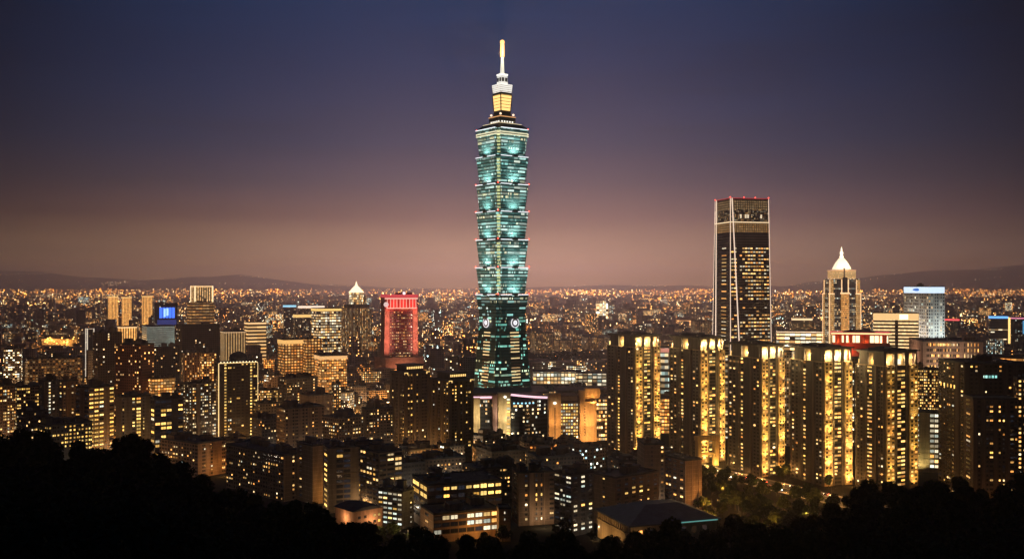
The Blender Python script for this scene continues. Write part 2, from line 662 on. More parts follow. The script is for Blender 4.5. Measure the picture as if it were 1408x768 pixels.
def clutter(ro, w, d, h, rng):
    """Sheds, cooling units and aerials on a roof."""
    for me_, n, zz in ((AIRCON, rng.randint(3, 7), h + .18), (AERIAL, rng.randint(1, 3), h + .18), (SHED, rng.randint(0, 2), h + .18)):
        for k in range(n):
            o = obj(me_.name, me_, ro, (rng.uniform(-.42, .42) * w, rng.uniform(-.40, .40) * d, zz))
            o.rotation_euler = (0, 0, rng.choice([0, math.pi / 2]))




def balcony_mesh(mat):
    if mat.name not in BALC:
        mb = MB()
        mb.box(-.5, .5, -1.2, .05, -.12, .06)
        mb.box(-.5, .5, -1.2, -1.1, .062, 1.05)
        mb.box(-.5, -.47, -1.098, .05, .062, 1.05)
        mb.box(.47, .5, -1.098, .05, .062, 1.05)
        BALC[mat.name] = mb.mesh('balcony', mat)
    return BALC[mat.name]


def block(name, label, cat, x0, xc, x1, ytop, Y, th=0, depth=16, wall=(.24, .2, .17), front='w', left='w', fh=3.2, bw=3.3, lit=.25,
          pal='warm', huts=2, yvis=None, group=None, seed=None, band=True, exact=False, limit=100, roof_mat=None, over=None, litcol=None, par=1.1):
    """A building near enough to show its windows: piers, storey bands and balconies in relief, every window its own part."""
    rng = random.Random(seed if seed is not None else int(x0 * 7 + Y))
    h = ZT(ytop, Y)
    cx, cyy, t, w, d = plan(x0, xc, x1, Y, th, depth, yvis, ytop)
    root = empty(name, (cx, cyy, 0), t)
    tag(root, label, cat, group)
    wm = wall_mat(wall)
    mb = MB()
    mb.box(-w / 2, w / 2, -d / 2, d / 2, -6, h)
    nf = max(1, int((h - .6) / fh))
    z0 = h - .5 - nf * fh
    slots = []
    lit_prev = {}
    balc = []
    c_, s_ = math.cos(t), math.sin(t)
    faces = [('front', w, front, 0.0), ('left', d, left, -math.pi / 2)]
    for fname, Ln, pat, rz in faces:
        if not pat or Ln < 2:
            continue
        n = len(pat) if exact else max(1, int(round(Ln / bw)))
        bwid = Ln / n
        for i in range(n):
            ch = pat[i % len(pat)]
            u = -Ln / 2 + (i + .5) * bwid

            def at(u_, off):   # along the face, outwards
                if fname == 'front':
                    return (u_, -d / 2 - off)
                return (-w / 2 - off, -u_)

            def bx(u0, u1, off, za, zb, deep=.3):
                if fname == 'front':
                    mb.box(u0, u1, -d / 2 - off, -d / 2 + deep, za, zb, 1)
                else:
                    mb.box(-w / 2 - off, -w / 2 + deep, -u1, -u0, za, zb, 1)
            if ch == 'p':
                bx(u - bwid * .42, u + bwid * .42, .55, -4, h - .06)
                continue
            if ch == 'q':
                bx(u - bwid * .5 + .02, u - bwid * .5 + .5, .4, -4, h - .07)
                continue
            if ch == '.':
                continue
            if ch in 'Bb':
                bx(u - bwid * .49, u - bwid * .44, .9, -4, h - .08)
            for k in range(nf):
                zc = z0 + (k + .52) * fh
                x, y = at(u, 0.02)
                wx, wy = cx + c_ * x - s_ * y, cyy + s_ * x + c_ * y
                qx, qy = pix((wx, wy, zc))
                if qy > hill_y(qx) + 14:
                    continue
                pl = min(1, lit * 1.3)
                if litcol and ch in litcol:
                    pl = litcol[ch]
                kind = 'dark'
                pl2 = pl * .62 + (.38 * min(1, pl * 2.2) if lit_prev.get((fname, k)) else 0)
                lit_prev[(fname, k)] = False
                if rng.random() < (pl2 if pl < .7 else pl):
                    lit_prev[(fname, k)] = True
                    kind = pal if rng.random() < .82 else rng.choice(['warm', 'white', 'warm', 'gold'])
                ww, hh = {'w': (.46, .46), 'W': (.84, .44), 's': (.26, .36), 'B': (.72, .58), 'b': (.72, .58), 'S': (.5, .5), 'T': (.92, .62), 'v': (.3, .62), 'x': (.34, .5)}[ch]
                if ch == 'x':     # a pair of sashes in one bay
                    for sg in (-1, 1):
                        x, y = at(u + sg * bwid * .22, .02)
                        slots.append((x, y, zc, rz, bwid * ww, fh * hh, kind if rng.random() < .7 else 'dark', 1))
                    continue
                slots.append((x, y, zc, rz, bwid * ww, fh * hh, kind, 1))
                if ch == 'B':
                    xx, yy = at(u, 0)
                    balc.append((xx, yy, z0 + k * fh + .02, rz, bwid * .86))
        if band:
            for k in range(nf + 1):
                zz = z0 + k * fh
                if fname == 'front':
                    mb.box(-Ln / 2 + .05, Ln / 2 - .05, -d / 2 - .14, -d / 2 + .2, zz - .11, zz + .11, 1)
                else:
                    mb.box(-w / 2 - .14, -w / 2 + .2, -Ln / 2 + .05, Ln / 2 - .05, zz - .12, zz + .1, 1)
    mb.build('wall', [wm, wall_mat(tuple(min(.7, round(c * 1.55, 2)) for c in wall))], root)
    put_windows(root, slots, rng, limit)
    bm_ = balcony_mesh(wm)
    rng.shuffle(balc)
    for x, y, z, rz, ww in balc[:90]:
        o = obj('balcony', bm_, root, (x, y, z))
        o.rotation_euler = (0, 0, rz)
        o.scale = (ww, 1, 1)
    ro = rooftop(root, w, d, h, rng, huts, roof_mat, wm, par)
    if Y < 1300 and huts:
        clutter(ro, w, d, h, rng)
    NEAR.append((root, cx, cyy, t, w, d, h))
    return root, w, d, h


# ------------------------------------------------------------------ generic block whose windows are a pixel or two
def far_block(name, label, cat, x0, xc, x1, ytop, Y, th=0, depth=18, tint=(.2, .17, .15), lit=.3, warm=.35, gain=.6, mu=.25, mv=.25, row=0.0, bw=3.2, fh=3.3,
              yvis=None, group=None, huts=1, top=None, edge=None, seed=None, roofline=True, vary=1.0):
    rng = random.Random(seed if seed is not None else int(x0 * 13 + Y))
    h = ZT(ytop, Y)
    cx, cyy, t, w, d = plan(x0, xc, x1, Y, th, depth, yvis, ytop)
    root = empty(name, (cx, cyy, 0), t)
    tag(root, label, cat, group)
    at = {'tint': (*tint, 1), 'par': (lit, warm, gain, rng.uniform(0, 50)), 'shp': (mu, mv, row, vary)}
    mb = MB()
    mb.box(-w / 2, w / 2, -d / 2, d / 2, -3, h)
    mb.build('wall', FACADE, root, (bw, fh), at)
    if roofline:
        rooftop(root, w, d, h, rng, huts, None, None)
    if top:      # a lit band under the roof edge: (colour, strength, height)
        c, s, th_ = top
        c, s, th_ = (c[0], c[1] * .86, c[2] * .8), s * .72, th_ * .7
        m2 = MB()
        m2.box(-w / 2 - .5, w / 2 + .5, -d / 2 - .5, d / 2 + .5, h - th_ - .6, h - .6)
        m2.build('lit_roof_band', glow('band_%.1f_%.1f_%.1f_%.1f' % (*c, s), c, s), root)
    if edge:     # strips of light up the corners
        c, s, r_ = edge
        gm = glow('edge_%.1f_%.1f_%.1f_%.1f' % (*c, s), c, s)
        for sx, sy in ((-1, -1), (1, -1), (-1, 1)):
            m2 = MB()
            m2.box(sx * w / 2 - r_, sx * w / 2 + r_, sy * d / 2 - r_, sy * d / 2 + r_, 2, h - .5)
            m2.build('corner_light_strip', gm, root)
    return root, w, d, h

# ------------------------------------------------------------------ ground, roads, hills
def sheet(name, pts, z, mat):
    mb = MB()
    mb.face([(x, y, z) for x, y in pts])
    return tag(mb.build(name, mat), kind='structure')


GROUND = plain('ground_dark', (.026, .026, .024), 1.0, scale=.01, var=.4, spec=0)
ASPHALT = plain('asphalt', (.05, .05, .052), .8, scale=.3, var=.3)
PAVE = plain('pavement', (.2, .19, .18), .85, scale=.5)
WHITE = plain('road_paint', (.75, .75, .72), .6, var=.1)
sheet('ground', [(-40000, -1500), (40000, -1500), (40000, 33000), (-40000, 33000)], 0.0, GROUND)

ROAD_A, ROAD_B = (118.0, 1050.0), (372.0, 600.0)      # the avenue below the gold towers
rd = (Vector(ROAD_B) - Vector(ROAD_A))
RL = rd.length
rd = rd / RL
rn = Vector((-rd.y, rd.x))


def road_pt(s, off):
    p = Vector(ROAD_A) + rd * s + rn * off
    return (p.x, p.y)


def strip(name, o0, o1, z, mat, s0=0.0, s1=None, kind='structure'):
    s1 = RL if s1 is None else s1
    return sheet(name, [road_pt(s0, o0), road_pt(s1, o0), road_pt(s1, o1), road_pt(s0, o1)], z, mat)


strip('road', -12, 12, .004, ASPHALT)
for o0, o1 in ((-16, -12), (12, 16)):
    mb = MB()
    a = [road_pt(0, o0), road_pt(RL, o0), road_pt(RL, o1), road_pt(0, o1)]
    mb.prism(a if o0 > 0 else a, .001, .13)
    tag(mb.build('pavement', PAVE), kind='structure')
mb = MB()
for k in range(int(RL / 9)):
    for off in (-6, 6):
        q = [road_pt(k * 9, off - .08), road_pt(k * 9 + 4, off - .08), road_pt(k * 9 + 4, off + .08), road_pt(k * 9, off + .08)]
        mb.face([(x, y, .009) for x, y in q])
for off in (-11.6, -.25, .25, 11.6):
    q = [road_pt(0, off - .08), road_pt(RL, off - .08), road_pt(RL, off + .08), road_pt(0, off + .08)]
    mb.face([(x, y, .009) for x, y in q])
tag(mb.build('road_markings', WHITE), kind='structure')

# wooded hill the camera stands on: falls away, then a shoulder whose crest hides the near city
FOREST = plain('forest_floor', (.012, .016, .012), 1.0, scale=.08, var=.5, spec=0)


def crest_dist(px):
    return float(np.interp(px, [-400, 0, 250, 500, 900, 1200, 1408, 1800], [330, 330, 310, 280, 280, 300, 340, 340]))


def hill_z(px, Y):
    yc = crest_dist(px)
    ratio = (hill_y(px) + 31 - HZ) / F
    if Y <= yc:
        dd = (ratio + .13 * (1 - Y / yc) ** 1.2) * Y + 1.7
    else:
        dd = ratio * yc + 1.7 + .75 * (Y - yc)
    return max(-3.0, CZ - dd)


nk, ny_ = 120, 46
kp = np.linspace(-900, 2300, nk)
yy = np.concatenate([np.linspace(1.5, 330, 28), np.linspace(340, 640, ny_ - 28)])
rr = random.Random(5)
vs = []
for j in range(ny_):
    for i in range(nk):
        z = hill_z(kp[i], yy[j]) + (math.sin(i * 1.3 + j * .9) + math.sin(i * .47 - j * 1.7)) * min(1.2, yy[j] * .006)
        vs.append((PX(kp[i], yy[j]), yy[j], z))
fs = [(j * nk + i, j * nk + i + 1, (j + 1) * nk + i + 1, (j + 1) * nk + i) for j in range(ny_ - 1) for i in range(nk - 1)]
me = bpy.data.meshes.new('hill')
me.from_pydata(vs, [], fs)
me.materials.append(FOREST)
tag(obj('hill', me), kind='structure')


def ridge(name, pts, Y, depth, seed):
    """A far mountain: crest given as seen, with real depth and flanks."""
    n = 140
    r_ = random.Random(seed)
    x0, x1 = pts[0][0], pts[-1][0]
    ph = [r_.uniform(0, 6) for _ in range(5)]
    rows = []
    for j, (f, dyy) in enumerate(((0, -1), (.35, -.62), (.72, -.3), (1, 0), (.6, .4), (0, 1))):
        row = []
        for i in range(n):
            px = x0 + (x1 - x0) * i / (n - 1)
            cyp = np.interp(px, [a for a, b in pts], [b for a, b in pts])
            wob = sum(math.sin(px * (.018 * (k + 1)) + ph[k] + j * .8) / (k + 1) for k in range(5)) * .8
            z = max(0, (CZ + (HZ - cyp - (wob if 0 < j < 5 else 0)) / F * Y)) * f
            row.append((PX(px, Y), Y + dyy * depth, z - (2 if f == 0 else 0)))
        rows.append(row)
    vs = [v for r in rows for v in r]
    fs = [(j * n + i, j * n + i + 1, (j + 1) * n + i + 1, (j + 1) * n + i) for j in range(5) for i in range(n - 1)]
    me = bpy.data.meshes.new(name)
    me.from_pydata(vs, [], fs)
    me.materials.append(FOREST)
    for p in me.polygons:
        p.use_smooth = True
    tag(obj(name, me), kind='structure')
    RIDGE_BVH.append(BVHTree.FromPolygons([Vector(v) for v in vs], fs))


RIDGE_BVH = []
RIDGE_L = [(-500, 378), (-100, 374), (20, 373), (60, 374), (110, 381), (190, 384), (260, 380), (330, 378), (370, 383), (430, 391), (560, 395), (700, 396), (840, 392), (930, 391), (1100, 394), (1300, 396), (1900, 396)]
RIDGE_R = [(1060, 399), (1110, 389), (1180, 383), (1215, 377), (1250, 373), (1300, 371), (1345, 370), (1385, 365), (1440, 363), (1600, 362), (1900, 365)]
ridge('mountain', RIDGE_L, 24500, 5000, 3)
ridge('mountain_spur', RIDGE_R, 22000, 4000, 8)

# ------------------------------------------------------------------ the tall teal tower
GLASS_T = None


def curtain_mat(name, base, stops, lit, gain, under, bw_scale=1.0):
    """Curtain wall: storeys of panes whose lit runs stretch sideways. UV in panes and storeys; 'par'.r raises the share lit."""
    m, t, b = new_mat(name)
    L = t.links.new
    uv = nd(t, 'ShaderNodeUVMap')
    s = nd(t, 'ShaderNodeSeparateXYZ')
    L(uv.outputs[0], s.inputs[0])
    u, v = s.outputs[0], s.outputs[1]
    fu, fv = math_node(t, 'FLOOR', u), math_node(t, 'FLOOR', v)
    f4 = math_node(t, 'FLOOR', math_node(t, 'MULTIPLY', u, .19))
    ru, rv = math_node(t, 'FRACT', u), math_node(t, 'FRACT', v)

    def wn(a, b_, c_):
        cv = nd(t, 'ShaderNodeCombineXYZ')
        for i, q in enumerate((a, b_, c_)):
            if isinstance(q, (int, float)):
                cv.inputs[i].default_value = q
            else:
                L(q, cv.inputs[i])
        w = nd(t, 'ShaderNodeTexWhiteNoise', noise_dimensions='3D')
        L(cv.outputs[0], w.inputs['Vector'])
        return w
    a1, a2, a3 = wn(fu, fv, 1.0), wn(f4, fv, 2.0), wn(9.0, fv, 3.0)
    r_ = math_node(t, 'ADD', math_node(t, 'ADD', math_node(t, 'MULTIPLY', a1.outputs[0], .22), math_node(t, 'MULTIPLY', a2.outputs[0], .42)),
                   math_node(t, 'MULTIPLY', a3.outputs[0], .36))
    on = math_node(t, 'LESS_THAN', r_, lit)
    du = math_node(t, 'LESS_THAN', math_node(t, 'ABSOLUTE', math_node(t, 'SUBTRACT', ru, .5)), .42)
    dv = math_node(t, 'LESS_THAN', math_node(t, 'ABSOLUTE', math_node(t, 'SUBTRACT', rv, .5)), .30)
    mask = math_node(t, 'MULTIPLY', du, dv)
    sc = nd(t, 'ShaderNodeSeparateColor')
    L(a2.outputs[1], sc.inputs[0])
    col = ramp(t, sc.outputs[0], stops)
    st = math_node(t, 'MULTIPLY', math_node(t, 'MULTIPLY', mask, on), math_node(t, 'MULTIPLY_ADD', math_node(t, 'POWER', sc.outputs[1], 1.6), gain * 1.5, gain * .35))
    # unlit panes still pass the dim light of the floors behind
    dim = math_node(t, 'MULTIPLY', mask, math_node(t, 'MULTIPLY_ADD', a1.outputs[0], under, under * .6))
    L(mixc(t, on, (.10, .50, .47), col), b.inputs['Emission Color'])
    L(math_node(t, 'MAXIMUM', st, dim), b.inputs['Emission Strength'])
    L(mixc(t, mask, tuple(c * .55 for c in base), base), b.inputs['Base Color'])
    b.inputs['Roughness'].default_value = .35
    m.cycles.emission_sampling = 'NONE'
    return m


TEAL_STOPS = [(0, (.26, .66, .60)), (.25, (.56, .88, .80)), (.5, (.82, .98, .88)), (.68, (.95, .95, .58)), (.84, (1, .86, .48)), (1, (.9, 1, .9))]
CURTAIN = curtain_mat('teal_curtain_wall', (.30, .46, .44), TEAL_STOPS, .49, .80, .15)
CURTAIN_LOW = curtain_mat('dark_curtain_wall', (.035, .06, .062), [(0, (.2, .72, .58)), (.3, (.5, .92, .7)), (.5, (.95, .95, .5)), (1, (1, .78, .38))], .40, 1.0, .02)
CURTAIN_DIM = curtain_mat('dim_curtain_wall', (.05, .08, .085), TEAL_STOPS, .46, .75, .05)


def perim_uv(me, bw, fh):
    """UV round the outline: distance along the wall, and height."""
    uvl = me.uv_layers.new(name='UVMap')
    for p in me.polygons:
        n = p.normal
        for li in p.loop_indices:
            c = me.vertices[me.loops[li].vertex_index].co
            if abs(n.z) > .9:
                uvl.data[li].uv = (0, 0)
            else:
                k = 1 if abs(n.x) > abs(n.y) else 0
                uvl.data[li].uv = (c[k] / bw + 100 + 41 * k, c[2] / fh)


def saw(a, n):
    """Square of half-width a with notched corners."""
    q = [(-a + n, -a), (a - n, -a), (a - n, -a + n), (a, -a + n), (a, a - n), (a - n, a - n), (a - n, a), (-a + n, a), (-a + n, a - n), (-a, a - n), (-a, -a + n), (-a + n, -a + n)]
    return q


def tall_tower():
    Y = 1330.0
    s = Y / F
    th = R(36) - math.atan((684 - CX) / F)
    cxp = 690.6
    half = 53.0 * s / 2 * 1.085
    ccy = Y + 34
    k2 = ccy / F
    cx = (cxp - CX) * k2
    z = lambda py: CZ - (py - HZ) * (Y + 12) / F
    root = empty('landmark_tower', (cx, ccy, 0), th)
    tag(root, 'tallest tower, teal glass in stacked flared tiers with a glowing gold spire', 'skyscraper')
    HEROES.append((cx, ccy, 52, 648, 738, 50, 530, Y))
    tiers = [176.3, 214.3, 252.5, 290.4, 328.8, 367.4, 404.6]
    necks = tiers[1:] + [437]
    white = glow('led_white', (.92, .96, 1.0), 1.5)
    red = glow('beacon_red', (1, .07, .04), 7.0)
    cyan = (.62, 1.0, .94)
    for i, (pt, pb) in enumerate(zip(tiers, necks)):
        z1, z0 = z(pt), z(pb) + 1.2
        a1, a0 = half, half * .868
        nn = 4.6
        mb = MB()
        mb.prism(saw(a0, nn), z0, z1 - .9, top=saw(a1 - .4, nn))
        me = mb.mesh('tier', [CURTAIN if i < 6 else CURTAIN_DIM])
        perim_uv(me, 1.9, 4.3)
        tier = obj('tier', me, root)
        mb = MB()
        mb.prism(saw(a1 + .6, nn), z1 - .9, z1)
        rim = mb.build('rim', plain('tier_rim', (.25, .3, .32), .4, .4), tier)
        for fx, (ax, ay, bx_, by_) in enumerate((((-a1 + nn), -a1 - .62, a1 - nn, -a1 - .9), (-a1 - .9, -a1 + nn, -a1 - .62, a1 - nn))):
            mb = MB()
            mb.box(ax, bx_, min(ay, by_), max(ay, by_), z1 - .85, z1 - .02)
            mb.build('light_strip', white, tier)
        # storey ledges in relief
        mb = MB()
        nf = int((z1 - z0) / 4.3)
        for k in range(1, nf):
            f = k / nf
            zz = z0 + (z1 - z0) * f
            aa = a0 + (a1 - a0) * f + .16
            mb.prism(saw(aa, nn), zz - .13, zz + .13)
        mb.build('ledge', plain('ledge', (.09, .16, .16), .4, .3), tier)
        # corner strip of lit sky lobbies in the notch
        gm = glow('corner_lit', (.85, .9, .42), .75)
        zz = z0 + 3
        while zz < z1 - 3 and i < 6:
            f = (zz - z0) / (z1 - z0)
            aa = a0 + (a1 - a0) * f
            for b4 in ((-aa + nn * .35, -aa + nn - .25, -aa + nn - .12, -aa + nn + .1), (-aa + nn - .12, -aa + nn + .1, -aa + nn * .35, -aa + nn - .25)):
                mb = MB()
                mb.box(*b4, zz, zz + 2.6)
                mb.build('corner_window', gm, tier)
            zz += 4.3
        # scroll ornament at the middle of each face, uplights over it
        orn = plain('ornament', (.28, .3, .3), .4, .5)
        for fc, off in ((0, 1.5), (1, 0.0)):
            rz = 0 if fc == 0 else -math.pi / 2
            ct, st_ = math.cos(rz), math.sin(rz)
            mb = MB()
            for q, r_ in ((-3.4, 1.5), (0, 2.1), (3.4, 1.5)):
                mb.lathe([(.05, -.5), (r_, -.4), (r_, .4), (.05, .5)], q, 0, 10)
            o = mb.build('scroll_ornament', orn, tier)
            o.location = (st_ * (a1 + 1.3), -ct * (a1 + 1.3), z0 - 1.0) if fc == 0 else (-(a1 + 1.3), 0, z0 - 1.0)
            o.rotation_euler = (math.pi / 2, 0, rz)
            if i < 6:
                rr_ = random.Random(i * 5 + fc)
                for q in (-3.0, 3.0):
                    pos = (q, -(a1 + 3.4), z0 + .6) if fc == 0 else (-(a1 + 3.4), q, z0 + .6)
                    dr = (0, .42, 1) if fc == 0 else (.42, 0, 1)
                    lamp('uplight', 'SPOT', tier, pos, 8500 * rr_.uniform(.6, 1.25), cyan, .6, dr, 130)
        if i in (0, 2, 3, 4, 5, 6):
            for sx, sy in ((-1, -1), (1, -1), (-1, 1)):
                if i == 0 and sx + sy == -2:
                    continue
                mb = MB()
                mb.lathe([(.1, 0), (.8, .3), (.8, 1.3), (.1, 1.8)], 0, 0, 8)
                o = mb.build('beacon', red, tier)
                o.location = (sx * (a1 - nn * .4), sy * (a1 - nn * .4), z1 + .05) if i else (sx * a1 * .9, sy * a1 * .9, z1 + .05)
    # neck and the flared base below the tiers
    zn, zb = z(437) + 1.0, z(452)
    mb = MB()
    mb.prism(saw(half * .87, 4), zb, zn, top=saw(half * .87, 4))
    me = mb.mesh('neck', [CURTAIN_LOW])
    perim_uv(me, 1.9, 4.3)
    obj('neck', me, root)
    ab, at_ = half * 1.18, half * .90
    mb = MB()
    mb.prism(saw(ab, 6), 0, zb, top=saw(at_, 5))
    me = mb.mesh('base', [CURTAIN_LOW])
    perim_uv(me, 2.2, 4.2)
    base = obj('base', me, root)
    tanb = (ab - at_) / zb
    # warm louvred strips on each base face
    barm = glow('warm_bar', (1, .72, .34), .95)
    barp = plain('strip_panel', (.16, .11, .09), .6)
    bar2 = glow('warm_bar_dim', (1, .62, .3), .35)
    for fc in (0, 1):
        for (c, wd) in ((1.5 if fc == 0 else 0.5, 15.0),):
            mb = MB()
            nb = int(zb / 4.2)
            for k in range(nb):
                zz = k * 4.2 + 1.0
                aa = ab - tanb * (zz + 1.5)
                r_ = random.Random(k * 3 + fc).random()
                mm = 1 if r_ < .62 else (2 if r_ < .8 else 0)
                if 8 <= k <= 9 or 15 <= k <= 16:
                    mm = 0
                x0, x1 = c - wd / 2, c + wd / 2
                if fc == 0:
                    mb.box(x0 + .4, x1 - .4, -aa - .34, -aa + 1, zz + .9, zz + 2.4, mm)
                else:
                    mb.box(-aa - .34, -aa + 1, -x1 + .4, -x0 - .4, zz + .9, zz + 2.4, mm)
            mb.build('louvre_strip', [barp, barm, bar2], base)
    # coin-shaped medallions at the neck
    ring = glow('medallion_white', (.95, .93, .98), 1.0)
    ring2 = glow('medallion_core', (.75, .8, 1), .8)
    dark = plain('medallion_face', (.3, .27, .28), .5)
    for fc in (0, 1):
        mb = MB()
        mb.lathe([(6.6, -.6), (6.6, .3), (5.7, .5), (5.7, -.6)], 0, 0, 28, 0)
        mb.lathe([(5.65, -.6), (5.65, .1), (.05, .1)], 0, 0, 28, 2)
        mb.lathe([(3.3, .11), (3.3, .4), (2.2, .5), (2.2, .11)], 0, 0, 24, 0)
        mb.box(-1.1, 1.1, -1.1, 1.1, .12, .45, 1)
        o = mb.build('medallion', [ring, ring2, dark], root)
        zz = z(443.5)
        aa = half * .93
        o.location = (2.0, -aa - .7, zz) if fc == 0 else (-aa - .7, 1.0, zz)
        o.rotation_euler = (math.pi / 2, 0, 0 if fc == 0 else -math.pi / 2)
    # crown: stepped tiers, gold lantern, white louvres, mast
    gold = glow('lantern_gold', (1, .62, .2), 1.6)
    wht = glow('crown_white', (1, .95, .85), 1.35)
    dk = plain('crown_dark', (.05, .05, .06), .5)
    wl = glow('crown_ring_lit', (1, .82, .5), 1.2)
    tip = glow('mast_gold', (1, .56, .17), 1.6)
    px = lambda n: n * s * .5 / 1.395 * 1.0
    crown = empty('crown', (0, 0, 0))
    crown.parent = root

    def sq(name, wt, wb, pt, pb, mat, extra=None):
        mb = MB()
        a1, a0 = px(wt), px(wb)
        mb.prism([(-a0, -a0), (a0, -a0), (a0, a0), (-a0, a0)], z(pb), z(pt), top=[(-a1, -a1), (a1, -a1), (a1, a1), (-a1, a1)])
        o = mb.build(name, mat, crown)
        return o
    sq('crown_tier', 54, 76, 168.6, 176.2, CURTAIN_DIM)
    mb = MB()
    a = px(55)
    mb.box(-a, a, -a, a, z(169.6), z(168.4))
    mb.build('lit_ring', wl, crown)
    for zz in (181.5, 184.5):
        mb = MB()
        a = half + .05
        mb.prism(saw(a, 4.6), z(zz + 1.4), z(zz))
        mb.build('lit_ring', glow('lit_ring_yellow', (1, .9, .6), .9), crown)
    sq('crown_tier', 37, 37, 158.6, 169.4, dk)
    for k in range(5):
        a = px(37) + .15
        x0 = -a + 2 + k * (2 * a - 4) / 5
        for b4 in ((x0, x0 + 2.2, -a - .1, -a + .3), (-a - .1, -a + .3, x0, x0 + 2.2)):
            mb = MB()
            mb.box(*b4, z(166.5), z(164.5))
            mb.build('crown_window', wht, crown)
    mb = MB()
    a = px(38.5)
    mb.box(-a, a, -a, a, z(159), z(157.8))
    mb.build('lit_ring', glow('ring_orange', (1, .5, .2), .7), crown)
    sq('crown_tier', 24, 26, 150, 157.7, dk)
    for sx, sy in ((-1, -1), (1, -1), (-1, 1)):
        mb = MB()
        mb.lathe([(.1, -1.6), (1.5, -.6), (1.5, .7), (.1, 1.6)], 0, 0, 10)
        o = mb.build('globe_lamp', glow('globe', (1, .72, .5), 1.6), crown)
        o.location = (sx * px(31), sy * px(31), z(154.8))
    lan = sq('lantern', 27.2, 23, 127.4, 150, gold)
    mb = MB()
    for k in range(6):
        f = k / 5
        a = px(23 + 4.2 * f) + .14
        zz = z(149.5 - 21.5 * f)
        mb.box(-a, a, -a, a, zz - .35, zz + .35)
    for sx, sy in ((-1, -1), (1, -1), (-1, 1), (1, 1)):
        mb.tube((sx * px(23), sy * px(23), z(150)), (sx * px(27.2), sy * px(27.2), z(127.4)), .8, n=6)
    mb.build('lantern_louvre', dk, lan)
    sq('crown_tier', 26, 27.5, 124, 127.3, dk)
    top = sq('louvre_crown', 29, 26, 113, 124, wht)
    mb = MB()
    for k in range(4):
        a = px(29.4 - k * .6) + .2
        zz = z(115 + k * 2.6)
        mb.box(-a, a, -a, a, zz - .4, zz + .4)
    mb.build('louvre', plain('louvre_grey', (.35, .36, .34), .5), top)
    cab = sq('cabin', 14.5, 15.5, 99.5, 112.9, glow('cabin_white', (.95, .93, .86), .8))
    a = px(15.2) + .12
    for q in (-.5, .5):
        for b4 in ((q * a - 1.9, q * a + 1.9, -a - .12, -a + .2), (-a - .12, -a + .2, q * a - 1.9, q * a + 1.9)):
            mb = MB()
            mb.box(*b4, z(108.5), z(103))
            mb.build('cabin_window', dk, cab)
    sq('cabin_roof', 16, 16.5, 97.6, 99.4, wht)
    mast = MB()
    mast.tube((0, 0, z(97.6)), (0, 0, z(73.5)), px(9.0), px(5.4), n=10)
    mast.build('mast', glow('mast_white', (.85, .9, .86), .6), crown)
    m2 = MB()
    m2.tube((0, 0, z(73.5)), (0, 0, z(54)), px(8.4), px(7.4), n=10)
    m2.lathe([(px(7), z(54)), (px(8.6), z(53.5)), (px(8.4), z(51)), (px(2), z(49.5))], 0, 0, 10)
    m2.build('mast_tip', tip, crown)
    lamp('tip_light', 'POINT', crown, (-6, -12, z(66)), 60000, (1, .75, .42), 2.0)
    return root


tall_tower()


